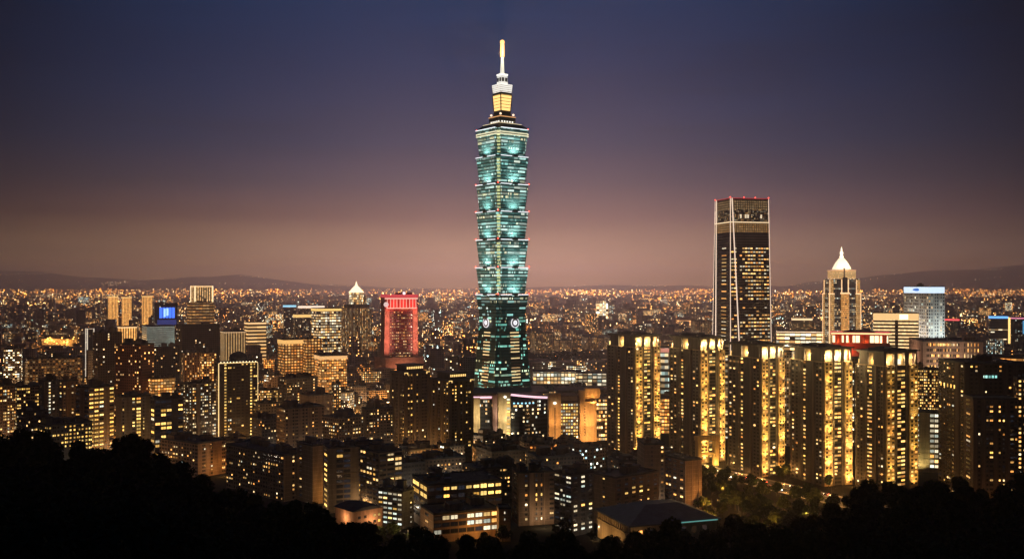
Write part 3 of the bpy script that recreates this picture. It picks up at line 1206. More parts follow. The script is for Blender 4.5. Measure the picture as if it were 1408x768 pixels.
# ------------------------------------------------------------------ the dark tapered tower with lit edges
def edge_tower():
    x0, xc, x1, Y = 978.5, 1004.5, 1062.0, 1500.0
    cx, cyy, t, w, d = plan(x0, xc, x1, Y, 26, yvis=468, ytop=270)
    h = ZT(271, Y)
    root = empty('glass_tower', (cx, cyy, 0), t)
    tag(root, 'dark tapering glass tower outlined by pale lit edges with rows of white office windows', 'skyscraper')
    tw, td = w * .915, d * .80
    mat = new_mat('dark_office_glass')
    m, tt, b = mat
    mb = MB()
    lat0, lat1 = ZT(318.5, Y), ZT(276, Y)
    q = lambda a, b_: [(-a / 2, -b_ / 2), (a / 2, -b_ / 2), (a / 2, b_ / 2), (-a / 2, b_ / 2)]
    at = lambda z: (w + (tw - w) * z / h, d + (td - d) * z / h)
    mb.prism(q(w, d), -3, lat0, top=q(*at(lat0)))
    a = {'tint': (.11, .09, .10, 1), 'par': (.0, .55, .5, 3.3), 'shp': (.04, .16, .5, 1)}
    mb.build('shaft', FACADE, root, (3.2, 4.0), a)
    # office floors: rows of windows in blocks, dark plant floors between
    rng = random.Random(4)
    slots = []
    zone = [(lat0 - 24, lat0 - 100, .88), (lat0 - 112, lat0 - 118, .35), (lat0 - 123, lat0 - 163, .86), (lat0 - 186, lat0 - 206, .82), (lat0 - 218, lat0 - 270, .8)]
    for z1, z0, p in zone:
        z = z1
        while z > max(4, z0):
            wz, dz_ = at(z)
            rowp = p * rng.choice([1, 1, 1, .9, .55])
            run = rng.random() * .25 if p > .5 else .5
            nb = 11
            for i in range(nb):
                u = -wz / 2 + wz * (.23 + .75 * (i + .5) / nb)
                if rng.random() < rowp and not (i < nb * run and rng.random() < .5):
                    slots.append((u, -dz_ / 2 - .04, z, 0, wz * .056, 1.9, 'office', 1))
            if rng.random() < rowp:
                for i in range(2):
                    if rng.random() < .75:
                        slots.append((-wz / 2 + wz * (.05 + .075 * i), -dz_ / 2 - .04, z, 0, wz * .062, 1.9, 'office', 1))
            if rng.random() < .9:
                slots.append((-wz / 2 - .05, dz_ * -.12, z + .4, -math.pi / 2, dz_ * .28, 1.5, 'office', 1))
            z -= 5.35
    put_windows(root, slots, rng, 100)
    # lit lattice crown
    wz, dz_ = at(lat0 + 8)
    latm = {'tint': (.35, .28, .2, 1), 'par': (1.0, .36, .09, 9.0), 'shp': (.2, .2, 0, .25)}
    wt, dt = at(h)
    mb = MB()
    lz = ZT(305, Y)
    w2, d2 = at(lz)
    w1, d1 = at(lat0)
    mb.prism(q(w1 + .5, d1 + .5), lat0, lz, top=q(w2 + .5, d2 + .5))
    mb.build('lit_lattice_band', FACADE, root, (3.6, 3.4), latm)
    mb = MB()
    mb.prism(q(w2 - 1, d2 - 1), lz + .01, h - 3, top=q(wt - 1, dt - 1))
    cr = mb.build('crown', FACADE, root, (2.4, 2.6), {'tint': (.07, .065, .06, 1), 'par': (.5, .5, .05, 2.0), 'shp': (.12, .15, 0, 1)})
    mb = MB()
    w3, d3 = at(ZT(281, Y))
    mb.prism(q(w3 + .2, d3 + .2), ZT(287, Y), h - 3, top=q(wt + .2, dt + .2))
    mb.build('lattice_screen', FACADE, cr, (3.6, 3.4), {'tint': (.2, .17, .13, 1), 'par': (1.0, .46, .06, 5.0), 'shp': (.2, .2, 0, .25)})
    for fx in (.25, .38, .44, .78):
        mb = MB()
        mb.box(-w2 / 2 + w2 * fx, -w2 / 2 + w2 * (fx + .035), -d2 / 2 - .3, -d2 / 2 + .4, ZT(299, Y), ZT(294, Y))
        mb.build('crown_window', glow('crown_spot', (1, .8, .55), .9), cr)
    mb = MB()
    mb.prism(q(w2 + .8, d2 + .8), lz - .4, lz + .9)
    mb.build('light_line', glow('line_warm', (1, .72, .42), 1.2), root)
    edge = glow('edge_pink', (1, .74, .56), 1.05)
    for sx, sy in ((-1, -1), (1, -1), (-1, 1)):
        mb = MB()
        mb.tube((sx * w / 2, sy * d / 2, 0), (sx * wt / 2, sy * dt / 2, h - .4), .55, n=6)
        mb.build('corner_light_strip', edge, root)
    # second lines that lean across both faces
    for p, r_ in ((((-w / 2 + w * .27), -d / 2 - .5, 0), (-wt / 2 + wt * .04, -dt / 2 - .5, h - .5)), ((-w / 2 - .5, d / 2 - d * .22, 0), (-wt / 2 - .5, dt / 2 - dt * .10, h - .5))):
        mb = MB()
        mb.tube(p, r_, .8, n=6)
        mb.build('leaning_light_strip', edge, root)
    mb = MB()
    mb.prism(q(wt + .6, dt + .6), h - 3.0, h)
    ro = mb.build('roof', plain('roof_rim_red', (.3, .05, .05), .6), root)
    rl = glow('roof_red', (1, .10, .12), .55)
    mb = MB()
    mb.prism(q(wt + 1.0, dt + 1.0), h - .9, h - .2)
    mb.build('red_roof_line', rl, ro)
    for sx, sy in ((-1, -1), (1, -1), (-1, 1), (.3, -1), (-.3, -1)):
        mb = MB()
        mb.lathe([(.1, 0), (.7, .3), (.7, 1.2), (.1, 1.6)], 0, 0, 8)
        o = mb.build('beacon', glow('beacon_red', (1, .07, .04), 7.0), ro)
        o.location = (sx * wt / 2, sy * dt / 2, h + .02)


edge_tower()


# ------------------------------------------------------------------ crowned towers
def crown_tower_right():
    """Stepped shaft with corner shoulders and a self-glowing white pyramid."""
    x0, xc, x1, Y = 1131.0, 1141.0, 1184.0, 1900.0
    cx, cyy, t, w, d = plan(x0, xc, x1, Y, 14, yvis=455, ytop=340)
    d = w * .9
    root = empty('crowned_tower', (cx, cyy, 0), t)
    tag(root, 'pale tower outlined in amber light, topped by a glowing white pyramid and finial', 'skyscraper')
    z = lambda py: ZT(py, Y)
    k = w / 53.0
    A = {'tint': (.22, .17, .13, 1)}
    warm = {'par': (.93, .34, .19, 1.0), 'shp': (.12, .15, .0, .3), **A}
    cool = {'par': (.50, .62, .14, 6.0), 'shp': (.16, .2, .7, 1), 'tint': (.12, .09, .10, 1)}
    mb = MB()
    mb.box(-w / 2 + 2, w / 2 - 2, -d / 2 + 2, d / 2 - 2, -3, z(383))
    mb.build('shaft', FACADE, root, (3.0, 3.6), cool)
    # corner piers, the central bay and their lit arrises
    edge = glow('edge_amber', (1, .60, .30), 1.35)
    for sx in (-1, 1):
        for sy in (-1, 1):
            mb = MB()
            mb.box(sx * w / 2 - (8 * k if sx > 0 else 0), sx * w / 2 + (8 * k if sx < 0 else 0), sy * d / 2 - (8 * k if sy > 0 else 0), sy * d / 2 + (8 * k if sy < 0 else 0), -3, z(404.5))
            o = mb.build('corner_pier', FACADE, root, (2.7, 3.6), warm)
            m2 = MB()
            m2.box(sx * w / 2 - .6, sx * w / 2 + .6, sy * d / 2 - .6, sy * d / 2 + .6, 2, z(404))
            m2.build('light_strip', edge, o)
            m2 = MB()
            xx = sx * (w / 2 - 4 * k)
            yy_ = sy * (d / 2 - 4 * k)
            m2.box(xx - 4.4 * k, xx + 4.4 * k, yy_ - 4.4 * k, yy_ + 4.4 * k, z(404.4), z(403))
            m2.build('light_band', edge, o)
            mb = MB()
            mb.box(xx - 3.4 * k, xx + 2.6 * k * 1.2, yy_ - 3.4 * k, yy_ + 3 * k, z(402.9), z(385))
            o2 = mb.build('shoulder', FACADE, root, (2.7, 3.6), warm)
            m2 = MB()
            m2.box(xx - 3.7 * k, xx - 3.7 * k + 1.0, yy_ - 3.7 * k, yy_ - 3.7 * k + 1.0, z(402.8), z(384.5))
            m2.build('light_strip', edge, o2)
    mb = MB()
    mb.box(-w * .13, w * .13, -d / 2 - .8, -d / 2 + 3, -3, z(404))
    o = mb.build('central_bay', FACADE, root, (2.4, 3.6), {'par': (.98, .22, .24, 2.0), 'shp': (.1, .14, .0, .3), **A})
    m2 = MB()
    m2.box(-w * .15, w * .15, -d / 2 - 1.2, -d / 2 + 2, z(403.9), z(402))
    m2.build('light_band', edge, o)
    mb = MB()
    mb.box(-w * .075, w * .075, -d / 2 + .3, -d / 2 + 3.2, z(401), z(381))
    mb.build('dark_slot', plain('dark_slot', (.05, .03, .035), .5), root)
    for sx in (-1, 1):
        m2 = MB()
        m2.box(sx * w * .105 - .7, sx * w * .105 + .7, -d / 2 + .2, -d / 2 + 3, z(401.8), z(384))
        m2.build('light_strip', edge, o)
    w2, d2 = w * .74, d * .74
    mb = MB()
    mb.box(-w2 / 2, w2 / 2, -d2 / 2, d2 / 2, z(383.5), z(371.5))
    up = mb.build('upper_tier', FACADE, root, (2.4, 2.4), {'par': (1.0, .40, .2, 1.0), 'shp': (.1, .12, .0, .2), **A})
    for pz in (383, 371.5):
        m2 = MB()
        m2.box(-w2 / 2 - .8, w2 / 2 + .8, -d2 / 2 - .8, d2 / 2 + .8, z(pz) - .7, z(pz) + .7)
        m2.build('cornice', glow('cornice_amber', (1, .55, .28), .7), up)
    m2 = MB()
    m2.box(-1.2, 1.2, -d2 / 2 - .9, -d2 / 2 + 1, z(385), z(368))
    m2.build('dark_fin', plain('dark_slot', (.05, .03, .035), .5), up)
    wh = glow('pyramid_glow', (1, .84, .56), 1.35)  # floodlighting of the pyramid put into its surface as emission
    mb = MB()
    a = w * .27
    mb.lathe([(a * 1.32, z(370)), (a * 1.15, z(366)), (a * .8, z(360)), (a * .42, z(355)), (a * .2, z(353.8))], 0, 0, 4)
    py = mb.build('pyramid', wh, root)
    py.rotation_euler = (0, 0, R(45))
    mb = MB()
    for k_ in range(6):
        f = k_ / 6
        r_ = a * (1.34 - 1.0 * f)
        zz = z(369.5 - 15 * f)
        mb.lathe([(r_, zz - .2), (r_, zz + .2)], 0, 0, 4)
    mb.build('pyramid_rib', plain('rib', (.4, .32, .2), .5), py)
    mb = MB()
    mb.lathe([(3.2, z(354)), (4.0, z(352)), (2.0, z(350)), (3.4, z(347.5)), (3.0, z(345.5)), (1.2, z(344)), (1.5, z(342)), (.3, z(338.5))], 0, 0, 10)
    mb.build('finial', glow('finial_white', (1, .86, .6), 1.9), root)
    lamp('crown_light', 'POINT', root, (0, -d * .6, z(362)), 40000, (1, .75, .45), 2)


crown_tower_right()


def crown_tower_left():
    x0, xc, x1, Y = 470.0, 484.0, 510.0, 2300.0
    cx, cyy, t, w, d = plan(x0, xc, x1, Y, 28, yvis=458, ytop=388)
    root = empty('crowned_tower', (cx, cyy, 0), t)
    tag(root, 'cream ribbed tower with a small glowing tent-shaped roof, standing beside the red tower', 'skyscraper')
    z = lambda py: ZT(py, Y)
    mb = MB()
    mb.box(-w / 2, w / 2, -d / 2, d / 2, -3, z(424))
    mb.build('shaft', FACADE, root, (4.2, 3.6), {'tint': (.36, .27, .2, 1), 'par': (.62, .40, .16, 3.0), 'shp': (.30, .08, .0, 1)})
    pm = plain('cream_pier', (.5, .4, .3), .7)
    for i in range(7):
        x = -w / 2 + (i) * w / 6
        mb = MB()
        mb.box(x - 1.3, x + 1.3, -d / 2 - 1.2, -d / 2 + .5, -2, z(423))
        mb.build('pier', pm, root)
    for i in range(4):
        y = -d / 2 + (i + 1) * d / 4.5
        mb = MB()
        mb.box(-w / 2 - 1.2, -w / 2 + .5, y - 1.3, y + 1.3, -2, z(423))
        mb.build('pier', pm, root)
    mb = MB()
    mb.box(-w / 2 + 3, w / 2 - 3, -d / 2 + 3, d / 2 - 3, z(424) + .01, z(418.5))
    mb.build('setback', plain('setback', (.2, .15, .13), .7), root)
    a = w * .36
    mb = MB()
    mb.lathe([(a, z(418.4)), (a, z(402.2))], 0, 0, 8)
    lan = mb.mesh('lantern', [FACADE], (3, 5.5), {'tint': (.4, .33, .25, 1), 'par': (.85, .5, .33, 3.0), 'shp': (.2, .14, .0, 1)})
    obj('lantern', lan, root)
    mb = MB()
    mb.lathe([(a * 1.08, z(402)), (a * .8, z(399)), (a * .45, z(395)), (a * .2, z(392.5)), (a * .12, z(390)), (.3, z(386))], 0, 0, 8)
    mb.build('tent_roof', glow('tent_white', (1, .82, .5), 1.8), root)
    x2 = w / 2 - 4
    mb = MB()
    mb.box(w * .2, w / 2 - 1, -d * .1, d * .4, z(418.4), z(407))
    mb.build('side_shaft', FACADE, root, (3, 3.6), {'tint': (.36, .27, .2, 1), 'par': (.4, .40, .2, 8.0), 'shp': (.3, .08, .0, 1)})


crown_tower_left()


# ------------------------------------------------------------------ the red-lit tower
def red_tower():
    x0, xc, x1, Y = 523.5, 530.5, 574.5, 1800.0
    cx, cyy, t, w, d = plan(x0, xc, x1, Y, 10, yvis=505, ytop=402)
    d = w * .7
    root = empty('red_tower', (cx, cyy, 0), t)
    tag(root, 'office tower glowing red, with white-framed red panels round its top', 'office tower')
    z = lambda py: ZT(py, Y)
    mb = MB()
    mb.box(-w / 2 + 6, w / 2 - 6, -d / 2 + .8, d / 2 - 2, -3, z(425))
    mb.build('shaft', FACADE, root, (3.4, 5.2), {'tint': (.26, .075, .075, 1), 'par': (.5, .36, .15, 4.0), 'shp': (.2, .34, .35, 1)})
    # splayed side walls, floodlit salmon
    sm = plain('salmon_wall', (.55, .20, .14), .8, scale=.15)
    for sx in (-1, 1):
        mb = MB()
        a0, a1 = sx * (w / 2 + .5), sx * (w / 2 - 7.5)
        lo = [(min(a0, a1) - (2.5 if sx < 0 else 0), -d / 2 - 1.2), (max(a0, a1) + (2.5 if sx > 0 else 0), -d / 2 - 1.2), (max(a0, a1) + (2.5 if sx > 0 else 0), d / 2), (min(a0, a1) - (2.5 if sx < 0 else 0), d / 2)]
        hi = [(min(a0, a1), -d / 2 - .6), (max(a0, a1), -d / 2 - .6), (max(a0, a1), d / 2), (min(a0, a1), d / 2)]
        mb.prism(lo, -3, z(421), top=hi)
        sw = mb.build('side_wall', sm, root)
        for k in range(4):
            pz = 480 - k * 15
            lamp('wash_light', 'SPOT', sw, (sx * (w / 2 - 3.5), -d / 2 - 26, z(pz)), 34000, (1, .50, .38), 1.0, (0, 1, .12), 70)
    mb = MB()
    mb.box(-w / 2 - 1, w / 2 + 1, -d / 2 - 1.6, d / 2, z(425) + .02, z(409))
    cr = mb.build('crown', plain('crown_red_wall', (.5, .05, .04), .7), root)
    rp = glow('panel_red', (1, .045, .03), .85)
    fr = glow('frame_white', (1, .55, .42), .95)
    n = 9
    for i in range(n):
        u0 = -w / 2 + 3.5 + i * (w - 6) / n
        mb = MB()
        mb.box(u0 + .9, u0 + (w - 6) / n - .9, -d / 2 - 1.9, -d / 2 - 1.58, z(422.5), z(411.5))
        mb.build('red_panel', rp if i % 3 else glow('panel_dark_red', (1, .04, .02), .3), cr)
    mb = MB()
    for i in range(n + 1):
        u0 = -w / 2 + 3.5 + i * (w - 6) / n
        mb.box(u0 - .55, u0 + .55, -d / 2 - 2.1, -d / 2 - 1.62, z(422.8), z(411.3))
    mb.box(-w / 2 - 1.2, w / 2 + 1.2, -d / 2 - 2.2, -d / 2 - 1.64, z(411.2), z(409.4))
    mb.box(-w / 2 + 2, w / 2 - 1, -d / 2 - 2.2, -d / 2 - 1.64, z(424.2), z(422.9))
    mb.build('lit_frame', fr, cr)
    mb = MB()
    mb.box(-w / 2 - 1.5, w / 2 + 1.5, -d / 2 - 2.5, d / 2, z(408.9), z(405))
    ro = mb.build('roof', plain('roof_red', (.35, .04, .04), .7), root)
    mb = MB()
    mb.box(-w * .1, w * .38, -d * .2, d * .2, z(405) + .01, z(402))
    mb.build('stair_hut', plain('roof_red2', (.2, .05, .05), .7), ro)
    mb = MB()
    mb.lathe([(.2, -3), (2.4, -1.5), (2.4, 1.2), (.3, 2.5)], 0, 0, 10)
    o = mb.build('roof_lamp', glow('rooflamp', (1, .8, .78), 1.8), ro)
    o.location = (w * .13, -d * .2, z(403))
    mb = MB()
    mb.lathe([(4.4, -.5), (4.4, .5), (3.6, .7), (.1, .7)], 0, 0, 18)
    o = mb.build('round_sign', glow('sign_pale', (.95, .75, .72), .75), cr)
    o.location = (-w / 2 + 1.2, -d / 2 - 2.4, z(418.5))
    o.rotation_euler = (math.pi / 2, 0, 0)
    for q in (-.3, .05, .4):
        lamp('crown_light', 'SPOT', cr, (q * w, -d / 2 - 14, z(432)), 13000, (1, .12, .08), 1.0, (0, .7, 1), 120)
    for k in range(3):
        lamp('face_light', 'SPOT', root, (0, -d / 2 - 34, z(478 - k * 18)), 9000, (1, .28, .24), 2.0, (0, 1, .12), 95)
    # low podium in front
    mb = MB()
    mb.box(-w / 2 - 14, w / 2 + 9, -d / 2 - 16, -d / 2 - 2.6, -3, z(491))
    mb.box(-w / 2 - 22, -w / 2 - 4, -d / 2 - 26, -d / 2 - 16.1, -3, z(489))
    pd = mb.build('podium', plain('podium_pink', (.45, .25, .2), .8), root)
    lamp('podium_light', 'SPOT', pd, (0, -d / 2 - 40, 8), 60000, (1, .45, .25), 1.0, (0, 1, .35), 140)


red_tower()


# ------------------------------------------------------------------ the five gold-lit residential towers
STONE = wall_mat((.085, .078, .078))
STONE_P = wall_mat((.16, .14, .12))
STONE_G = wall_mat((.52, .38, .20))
FIX = plain('lamp_housing', (.08, .08, .08), .5, .5)
AMBER = (1.0, .56, .14)


def gold_tower(label, x0, xc, x1, ytop, Y, yvis, seed, th=38, hot=1.0, navy=False):
    rng = random.Random(seed)
    cx, cyy, t, w, d = plan(x0, xc, x1, Y, th, yvis=yvis, ytop=ytop)
    h = ZT(ytop, Y) - 1.5
    root = empty('residential_tower', (cx, cyy, 0), t)
    tag(root, label, 'apartment tower', 'gold-lit residential towers in a row')
    fh = 3.25
    hs = h - 12.5                                     # shaft top; above it the lit penthouse storeys
    mb = MB()
    mb.box(-w / 2, w / 2, -d / 2, d / 2, -3, hs)
    # piers dividing every face
    for f in (0.0, .30, .36, .66, .72, 1.0):
        u = -w / 2 + w * f
        mb.box(u - .45, u + .45, -d / 2 - .9, -d / 2 + .3, -3, hs - .05, 1)
    for f in (0.02, .27, .30, .60, .64, .98):
        u = -d / 2 + d * f
        mb.box(-w / 2 - .9, -w / 2 + .3, u - .4, u + .4, -3, hs - .05, 1)
    nf = int(hs / fh)
    for k in range(nf + 1):
        zz = hs - k * fh
        mb.box(-w / 2 + w * .37, -w / 2 + w * .65, -d / 2 - .35, -d / 2 + .2, zz - .3, zz - .1)
        mb.box(-w / 2 - .3, -w / 2 + .2, -d / 2 + d * .32, -d / 2 + d * .58, zz - .3, zz - .1)
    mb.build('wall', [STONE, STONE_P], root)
    # projecting bays of pale stone
    j_ = rng.uniform(-.025, .03)
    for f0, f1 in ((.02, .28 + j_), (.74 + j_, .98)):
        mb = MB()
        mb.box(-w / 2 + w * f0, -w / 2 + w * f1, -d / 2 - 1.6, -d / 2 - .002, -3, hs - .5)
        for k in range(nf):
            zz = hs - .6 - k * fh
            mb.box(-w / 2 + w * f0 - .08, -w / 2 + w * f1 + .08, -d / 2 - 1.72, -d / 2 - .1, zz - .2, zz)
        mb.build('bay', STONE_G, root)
    slots = []

    def add(x, y, z, rz, ww, hh, p, pal):
        k = 'dark'
        if rng.random() < p:
            k = pal if rng.random() < .85 else 'warm'
        wx, wy = cx + math.cos(t) * x - math.sin(t) * y, cyy + math.sin(t) * x + math.cos(t) * y
        qx, qy = pix((wx, wy, z))
        if qy > min(hill_y(qx) + 10, yvis + 14):
            return
        slots.append((x, y, z, rz, ww, hh, k, 1))
    stairp = [rng.random() for _ in range(nf)]
    for k in range(nf):
        z = hs - k * fh - fh * .5
        low = 1 - k / nf
        fl = rng.random() < .5
        for f in (.085, .215):
            add(-w / 2 + w * f, -d / 2 - 1.62, z, 0, w * .075, 1.9, .36 + .2 * (1 - low), 'gold')
        for f in (.80, .92):
            add(-w / 2 + w * f, -d / 2 - 1.62, z, 0, w * .07, 1.9, .45, 'gold')
        for f in (.44, .565):
            add(-w / 2 + w * f, -d / 2 - .03, z, 0, w * .12, 1.7, .8 if fl else .34, 'gold')
        # left face: dark bays and one strip of stair windows
        for f in (.08, .20):
            add(-w / 2 - .03, d / 2 - d * f, z, -math.pi / 2, d * .06, 1.5, .22, 'warm')
        stair_on = .9 if seed % 2 == 0 or low < .75 else .25
        add(-w / 2 - .03, d / 2 - d * .40, z, -math.pi / 2, d * .15, 1.5, stair_on if (navy or stairp[k] < .8) else .2, 'gold')
        if navy:
            add(-w / 2 - .03, d / 2 - d * .52, z, -math.pi / 2, d * .10, 1.35, .85, 'gold')
        for f in (.70, .82, .92):
            add(-w / 2 - .03, d / 2 - d * f, z, -math.pi / 2, d * .055, 1.5, .17, 'warm')
    put_windows(root, slots, rng, 100)
    # penthouse: core, corner posts, deep loggias and the overhanging roof
    mb = MB()
    e = 2.6
    mb.box(-w / 2 + e, w / 2 - e, -d / 2 + e, d / 2 - e, hs + .01, h - .9)
    mb.box(-w / 2 - .2, w / 2 + .2, -d / 2 - .2, d / 2 + .2, hs - .35, hs + .35)
    core = mb.build('penthouse', wall_mat((.34, .26, .16)), root)
    mb = MB()
    for f0, f1 in ((0, .06), (.30, .40), (.62, .74), (.95, 1)):
        mb.box(-w / 2 + w * f0, -w / 2 + w * f1, -d / 2, -d / 2 + 1.5, hs + .36, h - .9)
    for f0, f1 in ((.12, .42), (.62, .96)):
        mb.box(-w / 2, -w / 2 + 1.5, d / 2 - d * f1, d / 2 - d * f0, hs + .36, h - .9)
    mb.box(-w / 2 + w * .02, w / 2 - w * .02, -d / 2 + .1, -d / 2 + 1.1, h - 2.4, h - .95)
    mb.box(-w / 2 + .1, -w / 2 + 1.1, -d / 2 + d * .05, d / 2 - d * .02, h - 2.3, h - .95)
    mb.build('loggia_frame', STONE, core)
    cr = random.Random(seed + 9)
    for f in (.17, .50, .84):
        m2 = MB()
        m2.box(-w / 2 + w * (f - .07), -w / 2 + w * (f + .07), -d / 2 + e - .12, -d / 2 + e - .01, hs + .9, hs + 3.6 + cr.random() * 2)
        m2.build('window', PANE[cr.choice(['gold', 'gold', 'white', 'warm'])], core)
        lamp('loggia_light', 'POINT', core, (-w / 2 + w * f, -d / 2 + 1.0, hs + 3.2), 8000 * hot * cr.uniform(.45, 1.25), (1, .66, .26), .3)
        lamp('loggia_light', 'POINT', core, (-w / 2 + w * (f + .07), -d / 2 + .7, hs + 6.2), 6500 * hot, (1, .66, .26), .3)
    for f in (.06, .52):
        m2 = MB()
        m2.box(-w / 2 + e - .12, -w / 2 + e - .01, d / 2 - d * (f + .06), d / 2 - d * (f - .05), hs + .9, hs + 4.2)
        m2.build('window', PANE['gold'], core)
        lamp('loggia_light', 'POINT', core, (-w / 2 + 1.0, d / 2 - d * f, hs + 3.6), 7500 * hot, (1, .66, .26), .3)
    mb = MB()
    mb.box(-w / 2 - 1.8, w / 2 + 1.8, -d / 2 - 1.8, d / 2 + 1.8, h - .89, h)
    ro = mb.build('roof', ROOF, root)
    mb = MB()
    mb.box(-w * .30, w * .22, -d * .42, d * .30, h + .002, h + 1.5)
    mb.box(-w * .18, w * .1, -d * .2, d * .2, h + 1.502, h + 2.4)
    mb.build('roof_step', ROOF, ro)
    clutter(ro, w * .8, d * .8, h - .18, cr)
    # floodlights up the bays
    for f, pw in ((.15, 1.0), (.86, 1.0)):
        for zz, p in ((1, 62000), (15, 44000), (29, 38000), (43, 33000), (57, 28000), (71, 23000), (85, 17000)):
            mb = MB()
            mb.box(-.35, .35, -.3, .3, -.25, .25)
            o = mb.build('floodlight', FIX, root)
            o.location = (-w / 2 + w * f, -d / 2 - 7.0, zz)
            if zz > 2:
                m2 = MB()
                m2.tube((0, .3, 0), (0, 5.38, 0), .09, n=5)
                m2.build('bracket', FIX, o)
            lamp('floodlight_beam', 'SPOT', o, (0, 0, .3), p * pw * hot * cr.uniform(.85, 1.1), (1.0, .56 + cr.uniform(-.04, .06), .15), .5, (0, .62, 1), 84)
    return root


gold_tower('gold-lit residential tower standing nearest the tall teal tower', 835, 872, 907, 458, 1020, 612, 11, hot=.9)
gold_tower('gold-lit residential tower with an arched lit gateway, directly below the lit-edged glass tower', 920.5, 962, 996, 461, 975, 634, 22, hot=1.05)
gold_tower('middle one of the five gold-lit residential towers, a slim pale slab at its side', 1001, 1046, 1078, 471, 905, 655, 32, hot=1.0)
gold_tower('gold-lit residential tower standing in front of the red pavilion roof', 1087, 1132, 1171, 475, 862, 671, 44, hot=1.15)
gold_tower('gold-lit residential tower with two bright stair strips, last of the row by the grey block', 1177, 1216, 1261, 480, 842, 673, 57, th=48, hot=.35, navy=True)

# gateway under the second tower
gx, gy = PX(972, 962), 962
gt = empty('gateway', (gx, gy, 0), -math.atan((972 - CX) / F) + R(30))
tag(gt, 'gold-lit stone gateway at the foot of the second gold-lit tower', 'gateway')
for xa, xb in ((-11, -7.5), (7.5, 11)):
    mb = MB()
    mb.box(xa, xb, -3, 3, -2, 24)
    mb.build('pillar', STONE_G, gt)
mb = MB()
mb.box(-12, 12, -3.4, 3.4, 24.01, 28)
mb.build('lintel', STONE_G, gt)
mb = MB()
mb.box(-7.49, 7.49, -1, 1, 10, 12)
mb.build('beam', STONE_G, gt)
for q in (-5, 5):
    lamp('gateway_light', 'POINT', gt, (q, -6, 2), 9000, AMBER, .5)


# ------------------------------------------------------------------ two dark towers with a lit band under the roof
def dark_crown(label, x0, xc, x1, ytop, Y, yvis, seed):
    root, w, d, h = block('residential_tower', label, 'apartment tower', x0, xc, x1, ytop, Y, 34, wall=(.085, .07, .058), front='pwSpwqwxp', left='pwqwpsw', exact=True, fh=3.3,
                          lit=.2, pal='gold', huts=0, yvis=yvis, group='dark residential towers with a lit crown', seed=seed, litcol={'S': .45, 'x': .3})
    mb = MB()
    mb.box(-w * .32, w * .32, -d * .34, d * .34, h + 1.2, h + 7)
    mb.build('roof_house', wall_mat((.085, .07, .058)), root)
    mb = MB()
    mb.box(-w * .36, w * .36, -d * .38, d * .38, h + 7.002, h + 8)
    mb.build('roof_slab', ROOF, root)
    g = glow('crown_gold', (1, .62, .2), 1.5)
    for k in range(9):
        mb = MB()
        x = -w * .29 + k * w * .58 / 8
        mb.box(x - w * .022, x + w * .022, -d * .34 - .08, -d * .34 + .1, h + 3.6, h + 5.8)
        mb.build('crown_window', g, root)
    for sx in (-1, 1):
        mb = MB()
        mb.box(min(sx * w * .5, sx * w * .36), max(sx * w * .5, sx * w * .36), -d / 2 - .25, -d / 2 - .13, h - 1.6, h + .6)
        mb.build('lit_parapet', g, root)
    return root


dark_crown('dark residential tower with gold windows and lit crown, beyond the low office block', 536, 556, 591, 513, 1010, 610, 71)
dark_crown('dark residential tower with lit crown standing against the cream and glass mall', 591, 617, 651, 524, 1000, 612, 72)


